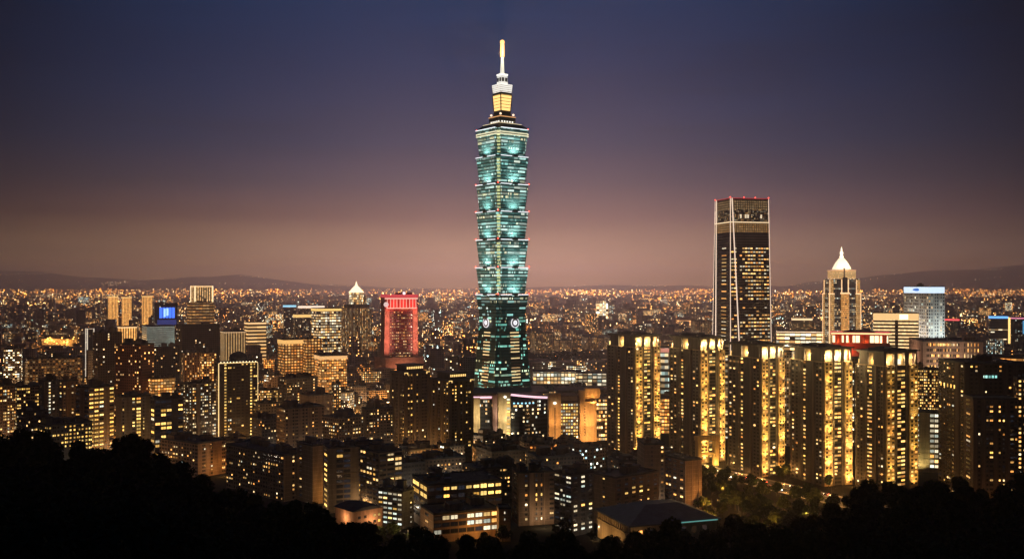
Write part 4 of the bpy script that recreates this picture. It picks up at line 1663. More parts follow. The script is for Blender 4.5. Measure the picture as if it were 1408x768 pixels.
# ------------------------------------------------------------------ mall with cream pylons, and the orange-lit office block next to it
def mall():
    Y = 1120.0
    cream = wall_mat((.62, .52, .33))
    cx, cyy, t, w, d = plan(650, None, 756, Y, 8, depth=60, yvis=598, ytop=536)
    root = empty('shopping_mall', (cx, cyy, 0), t)
    tag(root, 'curved dark-glass mall with pink-lit eaves and a cream pylon at the tall tower foot', 'mall')
    z = lambda py: ZT(py, Y)
    ux = lambda px: -w / 2 + w * (px - 650) / 106.0
    mb = MB()
    mb.box(ux(660), ux(681), -d / 2 + 4, d / 2, -3, z(549))
    a = {'tint': (.03, .035, .05, 1), 'par': (.33, .55, .3, 5.0), 'shp': (.12, .25, .3, 1)}
    mb.build('wall', FACADE, root, (2.4, 4.4), a)
    # curved right wing
    arc = []
    for k in range(9):
        f = k / 8
        arc.append((ux(700) + (ux(756) - ux(700)) * f, -d / 2 + 2 + 9 * f * f - 4 * math.sin(f * math.pi)))
    poly = arc + [(ux(756), d / 2), (ux(700), d / 2)]
    mb = MB()
    mb.prism(poly, -3, z(551))
    me = mb.mesh('curved_wing', [FACADE], None, {'tint': (.02, .03, .05, 1), 'par': (.26, .58, .34, 8.0), 'shp': (.1, .27, .25, 1)})
    facade_uv(me, 2.1, 4.3)
    obj('curved_wing', me, root)
    pink = glow('eaves_pink', (1, .62, .72), 1.25)
    mb = MB()
    for k in range(8):
        (xa, ya), (xb, yb) = arc[k], arc[k + 1]
        za, zb = z(541.5 + k * .8), z(541.5 + (k + 1) * .8)
        vs = [(xa, ya - .8, za - 2.2), (xb, yb - .8, zb - 2.2), (xb, yb + 1, zb - 2.2), (xa, ya + 1, za - 2.2), (xa, ya - .8, za), (xb, yb - .8, zb), (xb, yb + 1, zb), (xa, ya + 1, za)]
        mb.solid(vs, [(0, 1, 5, 4), (1, 2, 6, 5), (2, 3, 7, 6), (3, 0, 4, 7), (4, 5, 6, 7), (3, 2, 1, 0)])
    mb.build('lit_eaves', pink, root)
    blue = glow('shop_blue', (.35, .75, 1), 1.5)
    for k in range(6):
        mb = MB()
        f = .12 + k * .095
        i = int(f * 8)
        g = f * 8 - i
        xa = arc[i][0] + (arc[i + 1][0] - arc[i][0]) * g
        ya = arc[i][1] + (arc[i + 1][1] - arc[i][1]) * g
        mb.box(xa - .9, xa + .9, ya - .5, ya + .3, z(556), z(554))
        mb.build('shop_lamp', blue, root)
    mb = MB()
    mb.box(ux(649), ux(683), -d / 2 + 1, d / 2, z(549) + .02, z(543.5))
    mb.build('upper_storey', plain('mall_rose', (.45, .30, .32), .7), root)
    mb = MB()
    mb.box(ux(650), ux(676), -d / 2 + .5, -d / 2 + .98, z(547.5), z(545))
    mb.build('lit_eaves', pink, root)
    rf = plain('mall_roof', (.10, .09, .095), .8)
    mb = MB()
    mb.prism([(ux(648), -d / 2 - 2), (ux(682), -d / 2 - 2), (ux(757), -d / 2 + 8), (ux(757), d / 2 + 2), (ux(648), d / 2 + 2)], z(543.4), z(540.5))
    mb.build('roof', rf, root)
    for xa, xb, ya, yb in ((651, 659.5, 546.5, 575), (684, 701, 540, 600)):
        mb = MB()
        mb.box(ux(xa), ux(xb), -d / 2 - 4, -d / 2 + 5, -3, z(ya))
        py = mb.build('pylon', cream, root)
        for zz in (1, 22):
            lamp('pylon_light', 'SPOT', py, ((ux(xa) + ux(xb)) / 2, -d / 2 - 26, zz), 38000 if xb > 690 else 30000, (1, .76, .42), 1.0, (0, 1, .35), 70)
    mb = MB()
    mb.box(ux(677), ux(683.5), -d / 2 - 2, -d / 2 + 3, -3, z(541.5))
    mb.build('dark_pylon', plain('mall_rose', (.45, .30, .32), .7), root)
    mb = MB()
    mb.lathe([(.1, -1.4), (1.5, -.5), (1.5, .7), (.1, 1.4)], 0, 0, 10)
    o = mb.build('round_lamp', glow('round_lamp', (1, .9, .7), 2.6), root)
    o.location = (ux(693.5), -d / 2 - 4.6, z(545.5))
    # lit slot windows on the edge of the cream pylon
    for k in range(13):
        mb = MB()
        mb.box(ux(696), ux(700), -d / 2 - 4.2, -d / 2 - 3.99, z(550 + k * 4.2), z(548 + k * 4.2))
        mb.build('window', PANE['gold' if k % 3 else 'white'], root)
    # the office block on the right
    Y = 1105.0
    z = lambda py: ZT(py, Y)
    cx, cyy, t, w, d = plan(754, None, 836, Y, 9, depth=45, yvis=606, ytop=534)
    root = empty('office_block', (cx, cyy, 0), t)
    tag(root, 'orange floodlit office block with blank pylons and a bright grid of windows between them', 'office')
    ux = lambda px: -w / 2 + w * (px - 754) / 82.0
    org = wall_mat((.60, .40, .20))
    mb = MB()
    mb.box(ux(770), ux(797), -d / 2 + 3, d / 2, -3, z(554))
    mb.build('wall', wall_mat((.16, .12, .08)), root)
    rng = random.Random(3)
    slots = []
    for k in range(11):
        for i in range(7):
            if z(553.5 + 1.5 + (k + .5) * 4.45) < 2:
                continue
            slots.append((ux(772.6 + i * 3.55), -d / 2 + 2.97, z(553 + 1.5 + (k + .5) * 4.45), 0, 2.1, 2.1, 'white' if rng.random() < .45 else ('gold' if rng.random() < .9 else 'dark'), 1))
    put_windows(root, slots, rng, 100)
    mb = MB()
    mb.box(ux(770), ux(797), -d / 2 + 6, d / 2 - 4, z(554) + .02, z(545))
    mb.box(ux(774), ux(784), -d / 2 + 5.6, -d / 2 + 5.99, z(551), z(547))
    mb.build('plant_storey', plain('plant_storey', (.12, .10, .09), .8), root)
    mb = MB()
    mb.prism([(ux(768), -d / 2 + 6), (ux(836), -d / 2 + 10), (ux(836), d / 2 + 2), (ux(768), d / 2 + 2)], z(541), z(537.5))
    mb.build('roof', ROOF, root)
    for xa, xb, ya, pw in ((754.2, 771, 541, 1), (796.5, 804.5, 537, .8), (804.6, 820, 552, 1.2)):
        mb = MB()
        mb.box(ux(xa), ux(xb), -d / 2 - (2 if xa < 800 else 1), -d / 2 + 9, -3, z(ya))
        py = mb.build('pylon', org, root)
        for zz in (1, 20):
            lamp('pylon_light', 'SPOT', py, ((ux(xa) + ux(xb)) / 2, -d / 2 - 26, zz), 36000 * pw, (1, .52, .19), 1.0, (0, 1, .35), 70)
    mb = MB()
    mb.box(ux(805), ux(826), -d / 2 + 4, -d / 2 + 12, z(552) + .02, z(535))
    up = mb.build('upper_pylon', org, root)
    lamp('pylon_light', 'SPOT', up, (ux(815), -d / 2 - 6, z(556)), 16000, (1, .5, .15), 1.0, (0, .6, 1), 120)
    mb = MB()
    mb.box(ux(762), ux(763.4), -d / 2 - 2.15, -d / 2 - 1.98, 2, z(560))
    mb.build('dark_slot', plain('dark_slot', (.05, .03, .035), .5), root)
    for k in range(11):
        mb = MB()
        mb.box(ux(803), ux(804.4), -d / 2 - 2.1, -d / 2 - 1.9, z(559 + k * 4), z(557 + k * 4))
        mb.build('window', PANE['dark'], root)
    mb = MB()
    mb.box(ux(820), ux(835.5), -d / 2 + 3, d / 2, -3, z(549))
    mb.build('side_wing', FACADE, root, (2.3, 4.2), {'tint': (.1, .08, .06, 1), 'par': (.6, .38, .42, 5.0), 'shp': (.1, .22, .5, 1)})
    mb = MB()
    mb.lathe([(.1, -1.4), (1.7, -.5), (1.7, .7), (.1, 1.4)], 0, 0, 10)
    o = mb.build('round_lamp', glow('round_lamp', (1, .9, .7), 2.6), root)
    o.location = (ux(762.3), -d / 2 - 3.2, z(553.5))


mall()


# ------------------------------------------------------------------ right-hand district
def pavilion_tower():
    Y = 1290.0
    cx, cyy, t, w, d = plan(1143, None, 1226, Y, 4, depth=40, yvis=500, ytop=455)
    z = lambda py: ZT(py, Y)
    root = empty('pavilion_tower', (cx, cyy, 0), t)
    tag(root, 'red building with a broad flat lit roof pavilion above the fourth gold-lit tower', 'building')
    ux = lambda px: -w / 2 + w * (px - 1143) / 83.0
    redw = plain('vermilion_wall', (.5, .09, .04), .75, scale=.12)
    mb = MB()
    mb.box(ux(1151), ux(1226), -d / 2 + 3, d / 2, -3, z(478))
    body = mb.build('wall', redw, root)
    mb = MB()
    mb.box(ux(1145), ux(1224), -d / 2 + 2, d / 2 - 2, z(478) + .02, z(471))
    mb.build('terrace', redw, root)
    mb = MB()
    mb.box(ux(1147), ux(1222), -d / 2 + 5, d / 2 - 4, z(471) + .02, z(460))
    pav = mb.build('pavilion', redw, root)
    g = glow('pavilion_lit', (1, .85, .5), 1.7)
    for xa, xb in ((1145, 1148.5), (1158, 1160.5), (1163.5, 1167), (1173, 1183.5), (1197, 1210), (1211, 1213.5), (1220, 1222)):
        mb = MB()
        mb.box(ux(xa), ux(xb), -d / 2 + 4.6, -d / 2 + 4.98, z(470.5), z(461))
        mb.build('lit_panel', g, pav)
    for k in range(13):
        mb = MB()
        x = ux(1144 + k * 6.5)
        mb.box(x - .35, x + .35, -d / 2 + 1.2, -d / 2 + 1.9, z(471) + .03, z(459))
        mb.build('column', plain('pillar_dark', (.2, .07, .05), .7), pav)
    mb = MB()
    mb.box(ux(1143), ux(1226), -d / 2, d / 2, z(459), z(456.6))
    ro = mb.build('roof', plain('roof_red', (.35, .04, .04), .7), root)
    mb = MB()
    mb.box(ux(1143), ux(1226), -d / 2 - .4, -d / 2 - .01, z(458.8), z(457))
    mb.build('lit_eaves', glow('eaves_gold', (1, .72, .3), 1.5), ro)
    mb = MB()
    mb.prism([(ux(1160), -d / 2 + 4), (ux(1206), -d / 2 + 4), (ux(1206), d / 2 - 4), (ux(1160), d / 2 - 4)], z(456.5), z(453.5), top=[(ux(1172), -d * .2), (ux(1196), -d * .2), (ux(1196), d * .2), (ux(1172), d * .2)])
    mb.build('roof_cap', plain('roof_red2', (.2, .05, .05), .7), ro)
    for xx in (1152, 1168, 1190, 1212):
        lamp('pavilion_light', 'POINT', pav, (ux(xx), -d / 2 + 2.2, z(469)), 900, (1, .5, .2), .4)
    lamp('wall_light', 'SPOT', body, (ux(1163), -d / 2 - 10, z(492)), 26000, (1, .22, .08), 1.0, (0, .7, .8), 130)


pavilion_tower()

root, w, d, h = far_block('striped_office', 'office lit in long horizontal white stripes under a gold crown band', 'office', 1201, None, 1263, 430, 1650, 2, 40, (.13, .09, .08), .97, .50, .30, 0, .26, 0, 3, 5.6,
                          yvis=476, huts=0, vary=.2)
mb = MB()
mb.box(-w / 2 - .4, w / 2 + .4, -d / 2 - .6, -d / 2 - .05, h - 11, h - .7)
mb.build('gold_crown', glow('crown_amber', (1, .62, .26), 1.05), root)
mb = MB()
mb.box(w * .08, w * .27, -d / 2 - .9, -d / 2 - .62, h - 10, h - 2)
mb.build('bright_panel', glow('panel_bright', (1, .85, .55), 2.2), root)
mb = MB()
mb.box(-w * .02, w * .05, -d / 2 - .8, -d / 2 - .03, -2, h - 11.1)
mb.build('dark_core', plain('dark_core', (.14, .08, .07), .7), root)

root, w, d, h = far_block('grid_tower', 'white grid office tower with a blue-white lit top band bearing an emblem', 'office tower', 1243, 1277, 1298.5, 394, 1750, 32, 30, (.60, .57, .52), .35, .62, .16, .22, .22, 0, 5.4, 5.6,
                          yvis=470, huts=1)
wl = glow('top_band_blue', (.66, .82, 1), 1.15)
mb = MB()
mb.box(-w / 2 - .3, w / 2 + .3, -d / 2 - .3, d / 2 + .3, h - 11, h - .5)
tb = mb.build('top_band', wl, root)
mb = MB()
pts = []
for k in range(16):
    a = 2 * math.pi * k / 16
    pts.append((math.cos(a) * 10.5, math.sin(a) * 2.4 + .5 * math.sin(2 * a)))
mb.solid([(-w / 2 - .75, -x, h - 5.2 + z_) for x, z_ in pts] + [(-w / 2 - .35, -x, h - 5.2 + z_) for x, z_ in pts],
         [tuple(range(16))] + [(i, (i + 1) % 16, 16 + (i + 1) % 16, 16 + i) for i in range(16)])
mb.build('emblem', glow('emblem_blue', (.05, .22, .75), .8), tb)
fin = plain('grid_fin', (.6, .56, .5), .6)
for i in range(11):
    mb = MB()
    y = -d / 2 + i * d / 10
    mb.box(-w / 2 - .55, -w / 2 + .1, y - .35, y + .35, -2, h - 11.1)
    mb.build('fin', fin, root)
for i in range(1, 9):
    mb = MB()
    x = -w / 2 + i * w / 8
    mb.box(x - .35, x + .35, -d / 2 - .55, -d / 2 + .1, -2, h - 11.1)
    mb.build('fin', fin, root)
lamp('facade_light', 'SPOT', root, (-w / 2 - 62, 0, 50), 480000, (1, .92, .82), 2, (1, 0, .3), 110)
lamp('facade_light', 'SPOT', root, (0, -d / 2 - 62, 50), 480000, (.8, .97, 1), 2, (0, 1, .3), 110)

SB = block('stone_block', 'long grey stone block with a windowless end wall, standing below the white grid tower', 'building', 1250, 1269, 1352, 469, 1150, 13, wall=(.40, .30, .26), front='.xxxxxxxxxx.vvvvv.', left='.', exact=True,
      fh=6.2, lit=.62, pal='warm', huts=1, yvis=500, limit=100)
lamp('wall_light', 'SPOT', SB[0], (-SB[1] * .1, -SB[2] / 2 - 34, SB[3] - 34), 60000, (1, .66, .42), 2, (0, 1, .45), 120)  # spots added before front and end wall to brighten the block, no fixture
lamp('wall_light', 'SPOT', SB[0], (-SB[1] / 2 - 26, 0, SB[3] - 24), 26000, (1, .55, .32), 2, (1, 0, .3), 120)
block('apartment_block', 'warm-lit apartment block at the foot of the grey stone block', 'apartment block', 1259, None, 1292, 507, 1060, 6, 16, (.40, .30, .20), 'xxxxxx', '', exact=True, fh=3.0, lit=.7, pal='gold', huts=1, yvis=566)
root, w, d, h = block('clinic_building', 'cream building with floors of cold white light between two dark towers', 'building', 1259.5, None, 1291, 566, 930, 4, 16, (.55, .47, .32), 's..TT', '', exact=True, fh=4.6, lit=.96, pal='white', huts=0, yvis=655)
lamp('wall_light', 'SPOT', root, (-w * .3, -d / 2 - 9, 2), 9000, (1, .75, .3), .5, (0, .6, 1), 120)


def dark_tower():
    """Big unlit tower at the right edge, rising in setbacks."""
    Y = 800.0
    dk = (.075, .066, .062)
    r1, w, d, h = block('residential_tower', 'large almost black stepped tower with few lights beside the trees', 'apartment tower', 1290, 1326, 1412, 500, Y, 24, wall=dk, front='pwwpsvwwpwpww', left='wsxwpw', exact=True, fh=3.3,
                        lit=.16, pal='warm', huts=1, yvis=655, litcol={'v': .3, 's': .2}, seed=8)
    # lit loggia storey on the left face and the tall slots on the right
    for k in range(6):
        mb = MB()
        y = d / 2 - d * (.12 + .13 * k)
        mb.box(-w / 2 - .2, -w / 2 - .13, y - 1.0, y + 1.0, h - 21, h - 18.2)
        mb.build('loggia_window', PANE['gold'], r1)
    for k in range(3):
        mb = MB()
        x = w * (.30 + .06 * k)
        mb.box(x - 1.1, x + 1.1, -d / 2 - .25, -d / 2 - .15, h - 26, h - 23)
        mb.build('loggia_window', PANE['gold'], r1)
    for k in range(5):
        mb = MB()
        x = -w * .2 + 2.5 * k
        mb.box(x - .8, x + .8, -d / 2 - .25, -d / 2 - .15, h - 11, h - 9)
        mb.build('window', PANE['teal'], r1)
    block('residential_tower', 'lower dark wing with brown piers in front of the large black stepped tower', 'apartment tower', 1325, 1338, 1400, 548, 735, 16, wall=(.15, .11, .09), front='pwpwWpwwpWw', left='w', exact=True, fh=3.3, lit=.2,
          pal='warm', huts=0, yvis=655, seed=81, band=True)


dark_tower()
block('apartment_block', 'dark block at the picture edge with one full column of lit windows', 'apartment block', 1394, 1399, 1440, 520, 760, 12, wall=(.11, .09, .08), front='Swwpw', left='w', lit=.3, pal='warm', huts=1, yvis=655, litcol={'S': .95}, seed=82)


def hall():
    """Low hall with a broad hipped roof among the trees."""
    Y = 640.0
    x0, xc, x1 = 819, 866, 989
    cx, cyy, t, w, d = plan(x0, xc, x1, Y, 26, yvis=735, ytop=715)
    h = ZT(722, Y)
    root = empty('hall', (cx, cyy, 0), t)
    tag(root, 'low hall with a broad dark hipped roof, its end wall lit orange', 'hall')
    mb = MB()
    mb.box(-w / 2 + 1, w / 2 - 1, -d / 2 + 1, d / 2 - 1, -6, h - 1)
    bd = mb.build('wall', wall_mat((.36, .26, .16)), root)
    stone = wall_mat((.42, .31, .19))
    for k in range(16):
        mb = MB()
        y = -d / 2 + 1 + (k + .5) * (d - 2) / 16
        mb.box(-w / 2 + .45, -w / 2 + .99, y - .25, y + .25, h - 6, h - 1.2)
        mb.build('pilaster', stone, root)
    mb = MB()
    mb.box(-w / 2 + .2, -w / 2 + .99, -d / 2 + 1, d / 2 - 1, h - 7, h - 6.02)
    mb.build('ledge', stone, root)
    mb = MB()
    mb.box(-w / 2 - 1, w / 2 + 1, -d / 2 - 1, d / 2 + 1, h - 1 + .01, h)
    mb.prism([(-w / 2 - .6, -d / 2 - .6), (w / 2 + .6, -d / 2 - .6), (w / 2 + .6, d / 2 + .6), (-w / 2 - .6, d / 2 + .6)], h + .01, h + 7.5, top=[(-w * .16, -d * .1), (w * .2, -d * .1), (w * .2, d * .1), (-w * .16, d * .1)])
    mb.build('roof', plain('hall_roof', (.07, .085, .12), .55, .1), root)
    mb = MB()
    mb.box(-w * .05, w / 2 - 2, -d / 2 - 1.4, -d / 2 - 1.02, h - .9, h - .2)
    mb.build('eave_light', glow('eave_teal', (.25, .75, .65), .35), root)
    for k in range(7):
        x = -w * .38 + k * w * .12
        mb = MB()
        mb.box(x - 1.6, x + 1.6, -d / 2 + .86, -d / 2 + .98, h - 8, h - 4)
        mb.build('window', PANE['warm' if k < 1 else 'dark'], root)
    lamp('wall_light', 'SPOT', bd, (-w / 2 - 11, -d * .1, h - 16), 7000, (1, .58, .2), .6, (1, 0, .3), 130)
    lamp('wall_light', 'SPOT', bd, (-w / 2 - 11, d * .3, h - 16), 7000, (1, .58, .2), .6, (1, 0, .3), 130)
    lamp('wall_light', 'POINT', bd, (-w * .42, -d / 2 - 3, h - 11), 1200, (1, .6, .22), .4)


hall()

# ------------------------------------------------------------------ apartment blocks nearest the hill
BRN, BEI, GRY, DRK, PNK = (.23, .17, .13), (.36, .28, .20), (.20, .19, .18), (.10, .09, .085), (.36, .25, .19)
AP = 'apartment block'
block('apartment_block', 'long brown slab whose beige end wall faces the hill, stair huts on its roof', AP, 219, 272, 310, 610, 899, 37, wall=PNK, front='.x.w.', left='wxwvwxwv', exact=False, lit=.30, huts=4, yvis=655, bw=4, litcol={'v': .1})
block('apartment_block', 'brown corner block with one tall column of orange windows on its end wall', AP, 311, 390, 427, 626, 800, 34, wall=BRN, front='..S.', left='wxwvwxw', exact=False, lit=.2, huts=4, yvis=690, bw=3.6, litcol={'S': .6})
block('apartment_block', 'pale narrow slab with a lit stair strip, squeezed behind the brown corner block', AP, 408, 430, 470, 613, 790, 30, wall=BEI, front='.Sv', left='s.', exact=True, lit=.3, huts=1, yvis=680, litcol={'S': .75})
block('apartment_block', 'beige block with wide dark ribbon windows and one yellow stair strip', AP, 444, 452, 522, 616, 760, 12, wall=BEI, front='.TT.Wxx', left='S', exact=True, lit=.22, pal='gold', huts=3, yvis=695, fh=3.8, litcol={'S': .8, 'W': .3, 'x': .15})
block('apartment_block', 'beige block with a rounded corner look and small square dark windows', AP, 495, 521, 553, 622, 745, 30, wall=BEI, front='WWT', left='xxx', exact=True, lit=.22, huts=3, yvis=700, fh=3.6)
block('apartment_block', 'small pale block covered by a grid of whitish lit windows', AP, 520, 553, 569, 676, 710, 52, wall=(.42, .40, .33), front='.s', left='WWWWW', exact=True, lit=.72, pal='white', huts=2, yvis=722, fh=3.4)
block('office_block', 'low office block with brown ribs and long bands of windows above its own podium', 'office', 567, 588, 690, 667, 704, 17, wall=(.33, .24, .18), front='WWWWTWWTWW', left='TT', exact=True, lit=.42, pal='gold', huts=2, yvis=700, fh=5.2, litcol={'T': .6})
block('office_podium', 'two-storey podium lit white inside in front of the low office block', 'building', 578, 596, 686, 707, 672, 18, wall=(.48, .33, .22), front='TTTTTTTT', left='s', exact=True, lit=.42, pal='white', huts=2, yvis=732, fh=4.6)
block('annex', 'narrow orange-lit annex at the end of the office podium', 'building', 686, None, 702, 699, 676, 8, 12, wall=(.50, .34, .2), front='.s.', left='', exact=True, lit=.8, pal='white', huts=0, yvis=735, fh=4.4)


def low_house():
    Y = 670
    cx, cyy, t, w, d = plan(461, 486, 526, Y, 32, yvis=722, ytop=700)
    h = ZT(700, Y)
    root = empty('low_house', (cx, cyy, 0), t)
    tag(root, 'low house with orange walls and a curved dark roof at the edge of the hill', 'house')
    mb = MB()
    mb.box(-w / 2, w / 2, -d / 2, d / 2, -6, h - 1.5)
    mb.build('wall', wall_mat((.52, .31, .2)), root)
    mb = MB()
    n = 8
    prof = [(-w / 2 - 1 + (w + 2) * k / n, h - 1.49 + 2.3 * math.sin(math.pi * k / n)) for k in range(n + 1)]
    vs = [(x, -d / 2 - 1, z) for x, z in prof] + [(x, d / 2 + 1, z) for x, z in prof]
    fs = [(k, k + 1, n + 2 + k, n + 1 + k) for k in range(n)] + [tuple(range(n + 1)), tuple(range(n + 1, 2 * n + 2)), (0, n, 2 * n + 1, n + 1)]
    mb.solid(vs, fs)
    mb.build('roof', ROOF, root)
    rng = random.Random(2)
    put_windows(root, [(w * f, -d / 2 - .03, h - 6 - 4 * k, 0, 2, 1.9, 'gold' if rng.random() < .6 else 'dark', 1) for k in range(2) for f in (-.3, -.1, .22, .38)], rng)
    lamp('wall_light', 'POINT', root, (w * .1, -d / 2 - 5, h - 9), 2600, (1, .55, .25), .4)
    lamp('wall_light', 'POINT', root, (-w / 2 - 4, -d * .1, h - 7), 2200, (1, .55, .25), .4)


low_house()
block('apartment_block', 'brown block with cream vertical piers and a cream banded base', AP, 704, 713, 762, 650, 720, 14, wall=(.27, .2, .16), front='qSpvvqW', left='w', exact=True, lit=.13, huts=3, yvis=725, litcol={'S': .5}, fh=3.4)
block('apartment_block', 'narrow block with teal-lit lower storeys and mixed yellow and white windows', AP, 762, 786, 817, 653, 690, 40, wall=GRY, front='SSw', left='WxW', exact=True, lit=.32, pal='white', huts=2, yvis=735, litcol={'S': .5})
block('apartment_block', 'block with a blank end wall and one column of bright square windows', AP, 815, 846, 906, 657, 712, 42, wall=BRN, front='wwSwsw', left='.s.', exact=True, lit=.3, pal='gold', huts=2, yvis=705, litcol={'S': .55})
block('apartment_block', 'tall thin brown slab rising behind the hall roof', AP, 876, 886, 914, 611, 750, 12, wall=BRN, front='.s.w', left='.', exact=True, lit=.14, huts=1, yvis=640)
block('apartment_block', 'block with a warm ribbed end wall and lit stair strip, directly above the hall roof', AP, 889, 942, 965, 633, 765, 35, wall=PNK, front='q.q.q', left='vSwxww', exact=True, lit=.20, pal='warm', huts=1, yvis=700, litcol={'v': .9})
block('apartment_block', 'dark block with rounded roof huts in front of the first gold-lit tower', AP, 835, 850, 893, 634, 800, 20, wall=DRK, front='wxwSw', left='w', lit=.16, huts=4, yvis=655)
block('apartment_block', 'dark low block with clustered roof huts below the orange office block', AP, 722, 738, 800, 629, 850, 20, wall=DRK, front='wwxw', left='w', lit=.10, huts=5, yvis=655)
block('apartment_block', 'long dark block with several roof huts below the cream mall pylon', AP, 655, 676, 727, 622, 900, 24, wall=DRK, front='wxwsw', left='ww', lit=.12, huts=5, yvis=660)
block('apartment_block', 'dark block with a scatter of yellow windows behind the low office block', AP, 636, 655, 712, 645, 800, 22, wall=DRK, front='wxwwsw', left='wx', lit=.22, huts=4, yvis=700)
block('apartment_block', 'dark brown block with flat roof huts below the dark crowned pair', AP, 566, 580, 640, 632, 850, 18, wall=BRN, front='wsww', left='w', lit=.16, huts=4, yvis=655)
block('apartment_block', 'unlit low block behind the rounded beige block', AP, 519, 535, 585, 640, 820, 24, wall=DRK, front='wxw', left='w', lit=.10, huts=3, yvis=660)
# ------------------------------------------------------------------ blocks on the slope side, left
block('apartment_block', 'dark-fronted block with warm windows at the edge of the view above the hill', AP, -18, -6, 24, 531, 1030, 20, wall=BRN, front='xwxwx', left='w', lit=.45, huts=3, yvis=595)
block('apartment_block', 'brick block washed in orange light with small square windows', AP, 23, None, 54, 532, 1010, 5, 15, wall=(.42, .29, .2), front='xxxxx', exact=True, lit=.6, pal='gold', huts=2, yvis=566)
block('apartment_block', 'narrow dark block with one column of white stair lights', AP, 53, 60, 82, 524, 1000, 22, wall=DRK, front='.Swv', left='v', exact=True, lit=.12, pal='white', huts=2, yvis=580, litcol={'S': .97})
block('apartment_block', 'brown block between the white stair lights and the orange banded block', AP, 81, 86, 108, 524, 985, 22, wall=BRN, front='wqwv', left='w', exact=True, lit=.28, huts=2, yvis=575)
block('apartment_block', 'orange banded block with wide bright living room windows', AP, 104, 122, 157, 533, 930, 34, wall=(.46, .34, .24), front='WWW.W', left='TqT', exact=True, lit=.55, pal='gold', huts=2, yvis=594, fh=3.9, litcol={'T': .15})
block('apartment_block', 'low dark block with small lit windows right above the hill trees', AP, 23, 42, 66, 566, 840, 30, wall=DRK, front='wxw', left='w', lit=.25, huts=3, yvis=600)
block('apartment_block', 'low wide block with greenish ground-floor lights at the hill edge', AP, 52, 66, 127, 585, 830, 20, wall=(.2, .19, .17), front='wxwwxw', left='w', lit=.38, pal='gold', huts=4, yvis=608, litcol={'x': .5})
block('apartment_block', 'grey slab with a vertical strip of wide yellow stair windows', AP, 159, 166, 208, 546, 960, 14, wall=GRY, front='v.STs.', left='.', exact=True, lit=.18, pal='gold', huts=1, yvis=614, litcol={'S': .55, 'T': .8})
block('apartment_block', 'dark grey block with pale floor bands and a windowless top storey', AP, 207, 213, 252, 549, 930, 16, wall=(.16, .15, .15), front='TTT.W', left='b', exact=True, lit=.3, pal='gold', huts=2, yvis=612, fh=4.0)
block('apartment_block', 'dark block sparkling with small white windows beside a plain brown strip', AP, 248, 259, 297, 528, 1040, 26, wall=DRK, front='sxpxxsx', left='xsx', exact=True, lit=.55, pal='white', huts=2, yvis=592, fh=3.0)


def outlined_tower():
    root, w, d, h = block('outlined_tower', 'dark tower outlined by yellow light strips along its edge and roof', 'apartment tower', 295, 301, 354, 499, 1090, 12, wall=(.055, .05, .045), front='.SxsWwsSx', left='b', exact=True, fh=3.3,
                          lit=.12, pal='gold', huts=0, yvis=602, litcol={'S': .95, 'x': .3, 'b': 0}, seed=31, par=.6)
    g = glow('strip_yellow', (1, .70, .3), 1.15)
    for x, y in ((-w / 2 - .3, -d / 2 - .3), (-w / 2 - .3, d / 2 + .3), (w / 2 + .3, -d / 2 - .3)):
        mb = MB()
        r_ = .42 if x < 0 else .22
        mb.box(x - r_, x + r_, y - r_, y + r_, 1, h - .2)
        mb.build('corner_light_strip', g, root)
    mb = MB()
    mb.box(-w / 2 + .3, w / 2, -d / 2 - .75, -d / 2 - .25, h - .5, h + .35)
    mb.build('roof_light_strip', g, root)
    for k in range(12):
        mb = MB()
        x = -w / 2 + 2 + k * (w - 4) / 11
        mb.lathe([(.05, -.45), (.45, 0), (.05, .45)], 0, 0, 6)
        o = mb.build('bulb', glow('bulb_warm', (1, .85, .55), 4), root)
        o.location = (x, -d / 2 - .5, h + .8)
    mb = MB()
    prof = [(.46, 1.2), (.47, 5), (.40, 8), (.26, 10), (.05, 11.5)]
    mb.lathe([(w * .52 * a, h + b_) for a, b_ in prof], w * .06, 0, 14)
    mb.build('domed_roof_house', ROOF, root)
    return root


outlined_tower()
GM = 'mid-distance apartment blocks'
block('apartment_block', 'dark block with a domed roof hut and three stacked orange stair windows', AP, 382, 394, 437, 521, 1180, 24, wall=DRK, front='wxswSw', left='wv', lit=.16, huts=3, yvis=560, litcol={'S': .7})
block('apartment_block', 'plain brown box-shaped block below the domed dark block', AP, 412, 425, 457, 544, 1080, 24, wall=BRN, front='..s.', left='.', lit=.2, huts=2, yvis=565)
block('apartment_block', 'slim block with a column of orange and white windows left of the dark crowned pair', AP, 456, 459, 469, 528, 1130, 20, wall=DRK, front='S', left='w', lit=.5, huts=1, yvis=565, litcol={'S': .85})
block('apartment_block', 'broad dim brown block with few windows behind the pale narrow slab', AP, 380, 392, 446, 562, 960, 22, wall=BRN, front='wqwx.w', left='w', lit=.2, huts=3, yvis=612)
block('apartment_block', 'dim block with two lit stair columns, roof huts, left of the finely windowed block', AP, 444, 466, 500, 575, 940, 36, wall=(.2, .16, .13), front='wxwS', left='wSw', lit=.3, huts=3, yvis=612, litcol={'S': .6})
block('apartment_block', 'block with fine dense small windows below the dark crowned tower', AP, 497, 503, 541, 562, 960, 18, wall=(.16, .13, .11), front='sxsvs', left='.', lit=.4, huts=2, yvis=612, fh=2.9)
block('apartment_block', 'dark block with scattered lamps beneath the outlined tower', AP, 346, 360, 388, 577, 985, 26, wall=DRK, front='wxww', left='w', lit=.14, huts=3, yvis=605)
block('apartment_block', 'orange-lit small block just right of the outlined tower', AP, 356, None, 382, 536, 1200, 5, 15, wall=(.42, .30, .2), front='xxxx', lit=.85, pal='gold', huts=1, yvis=562, fh=3)
block('apartment_block', 'dim grey block between the outlined tower and the domed dark block', AP, 350, 357, 384, 555, 1080, 20, wall=GRY, front='wvw', left='w', lit=.16, huts=2, yvis=582)

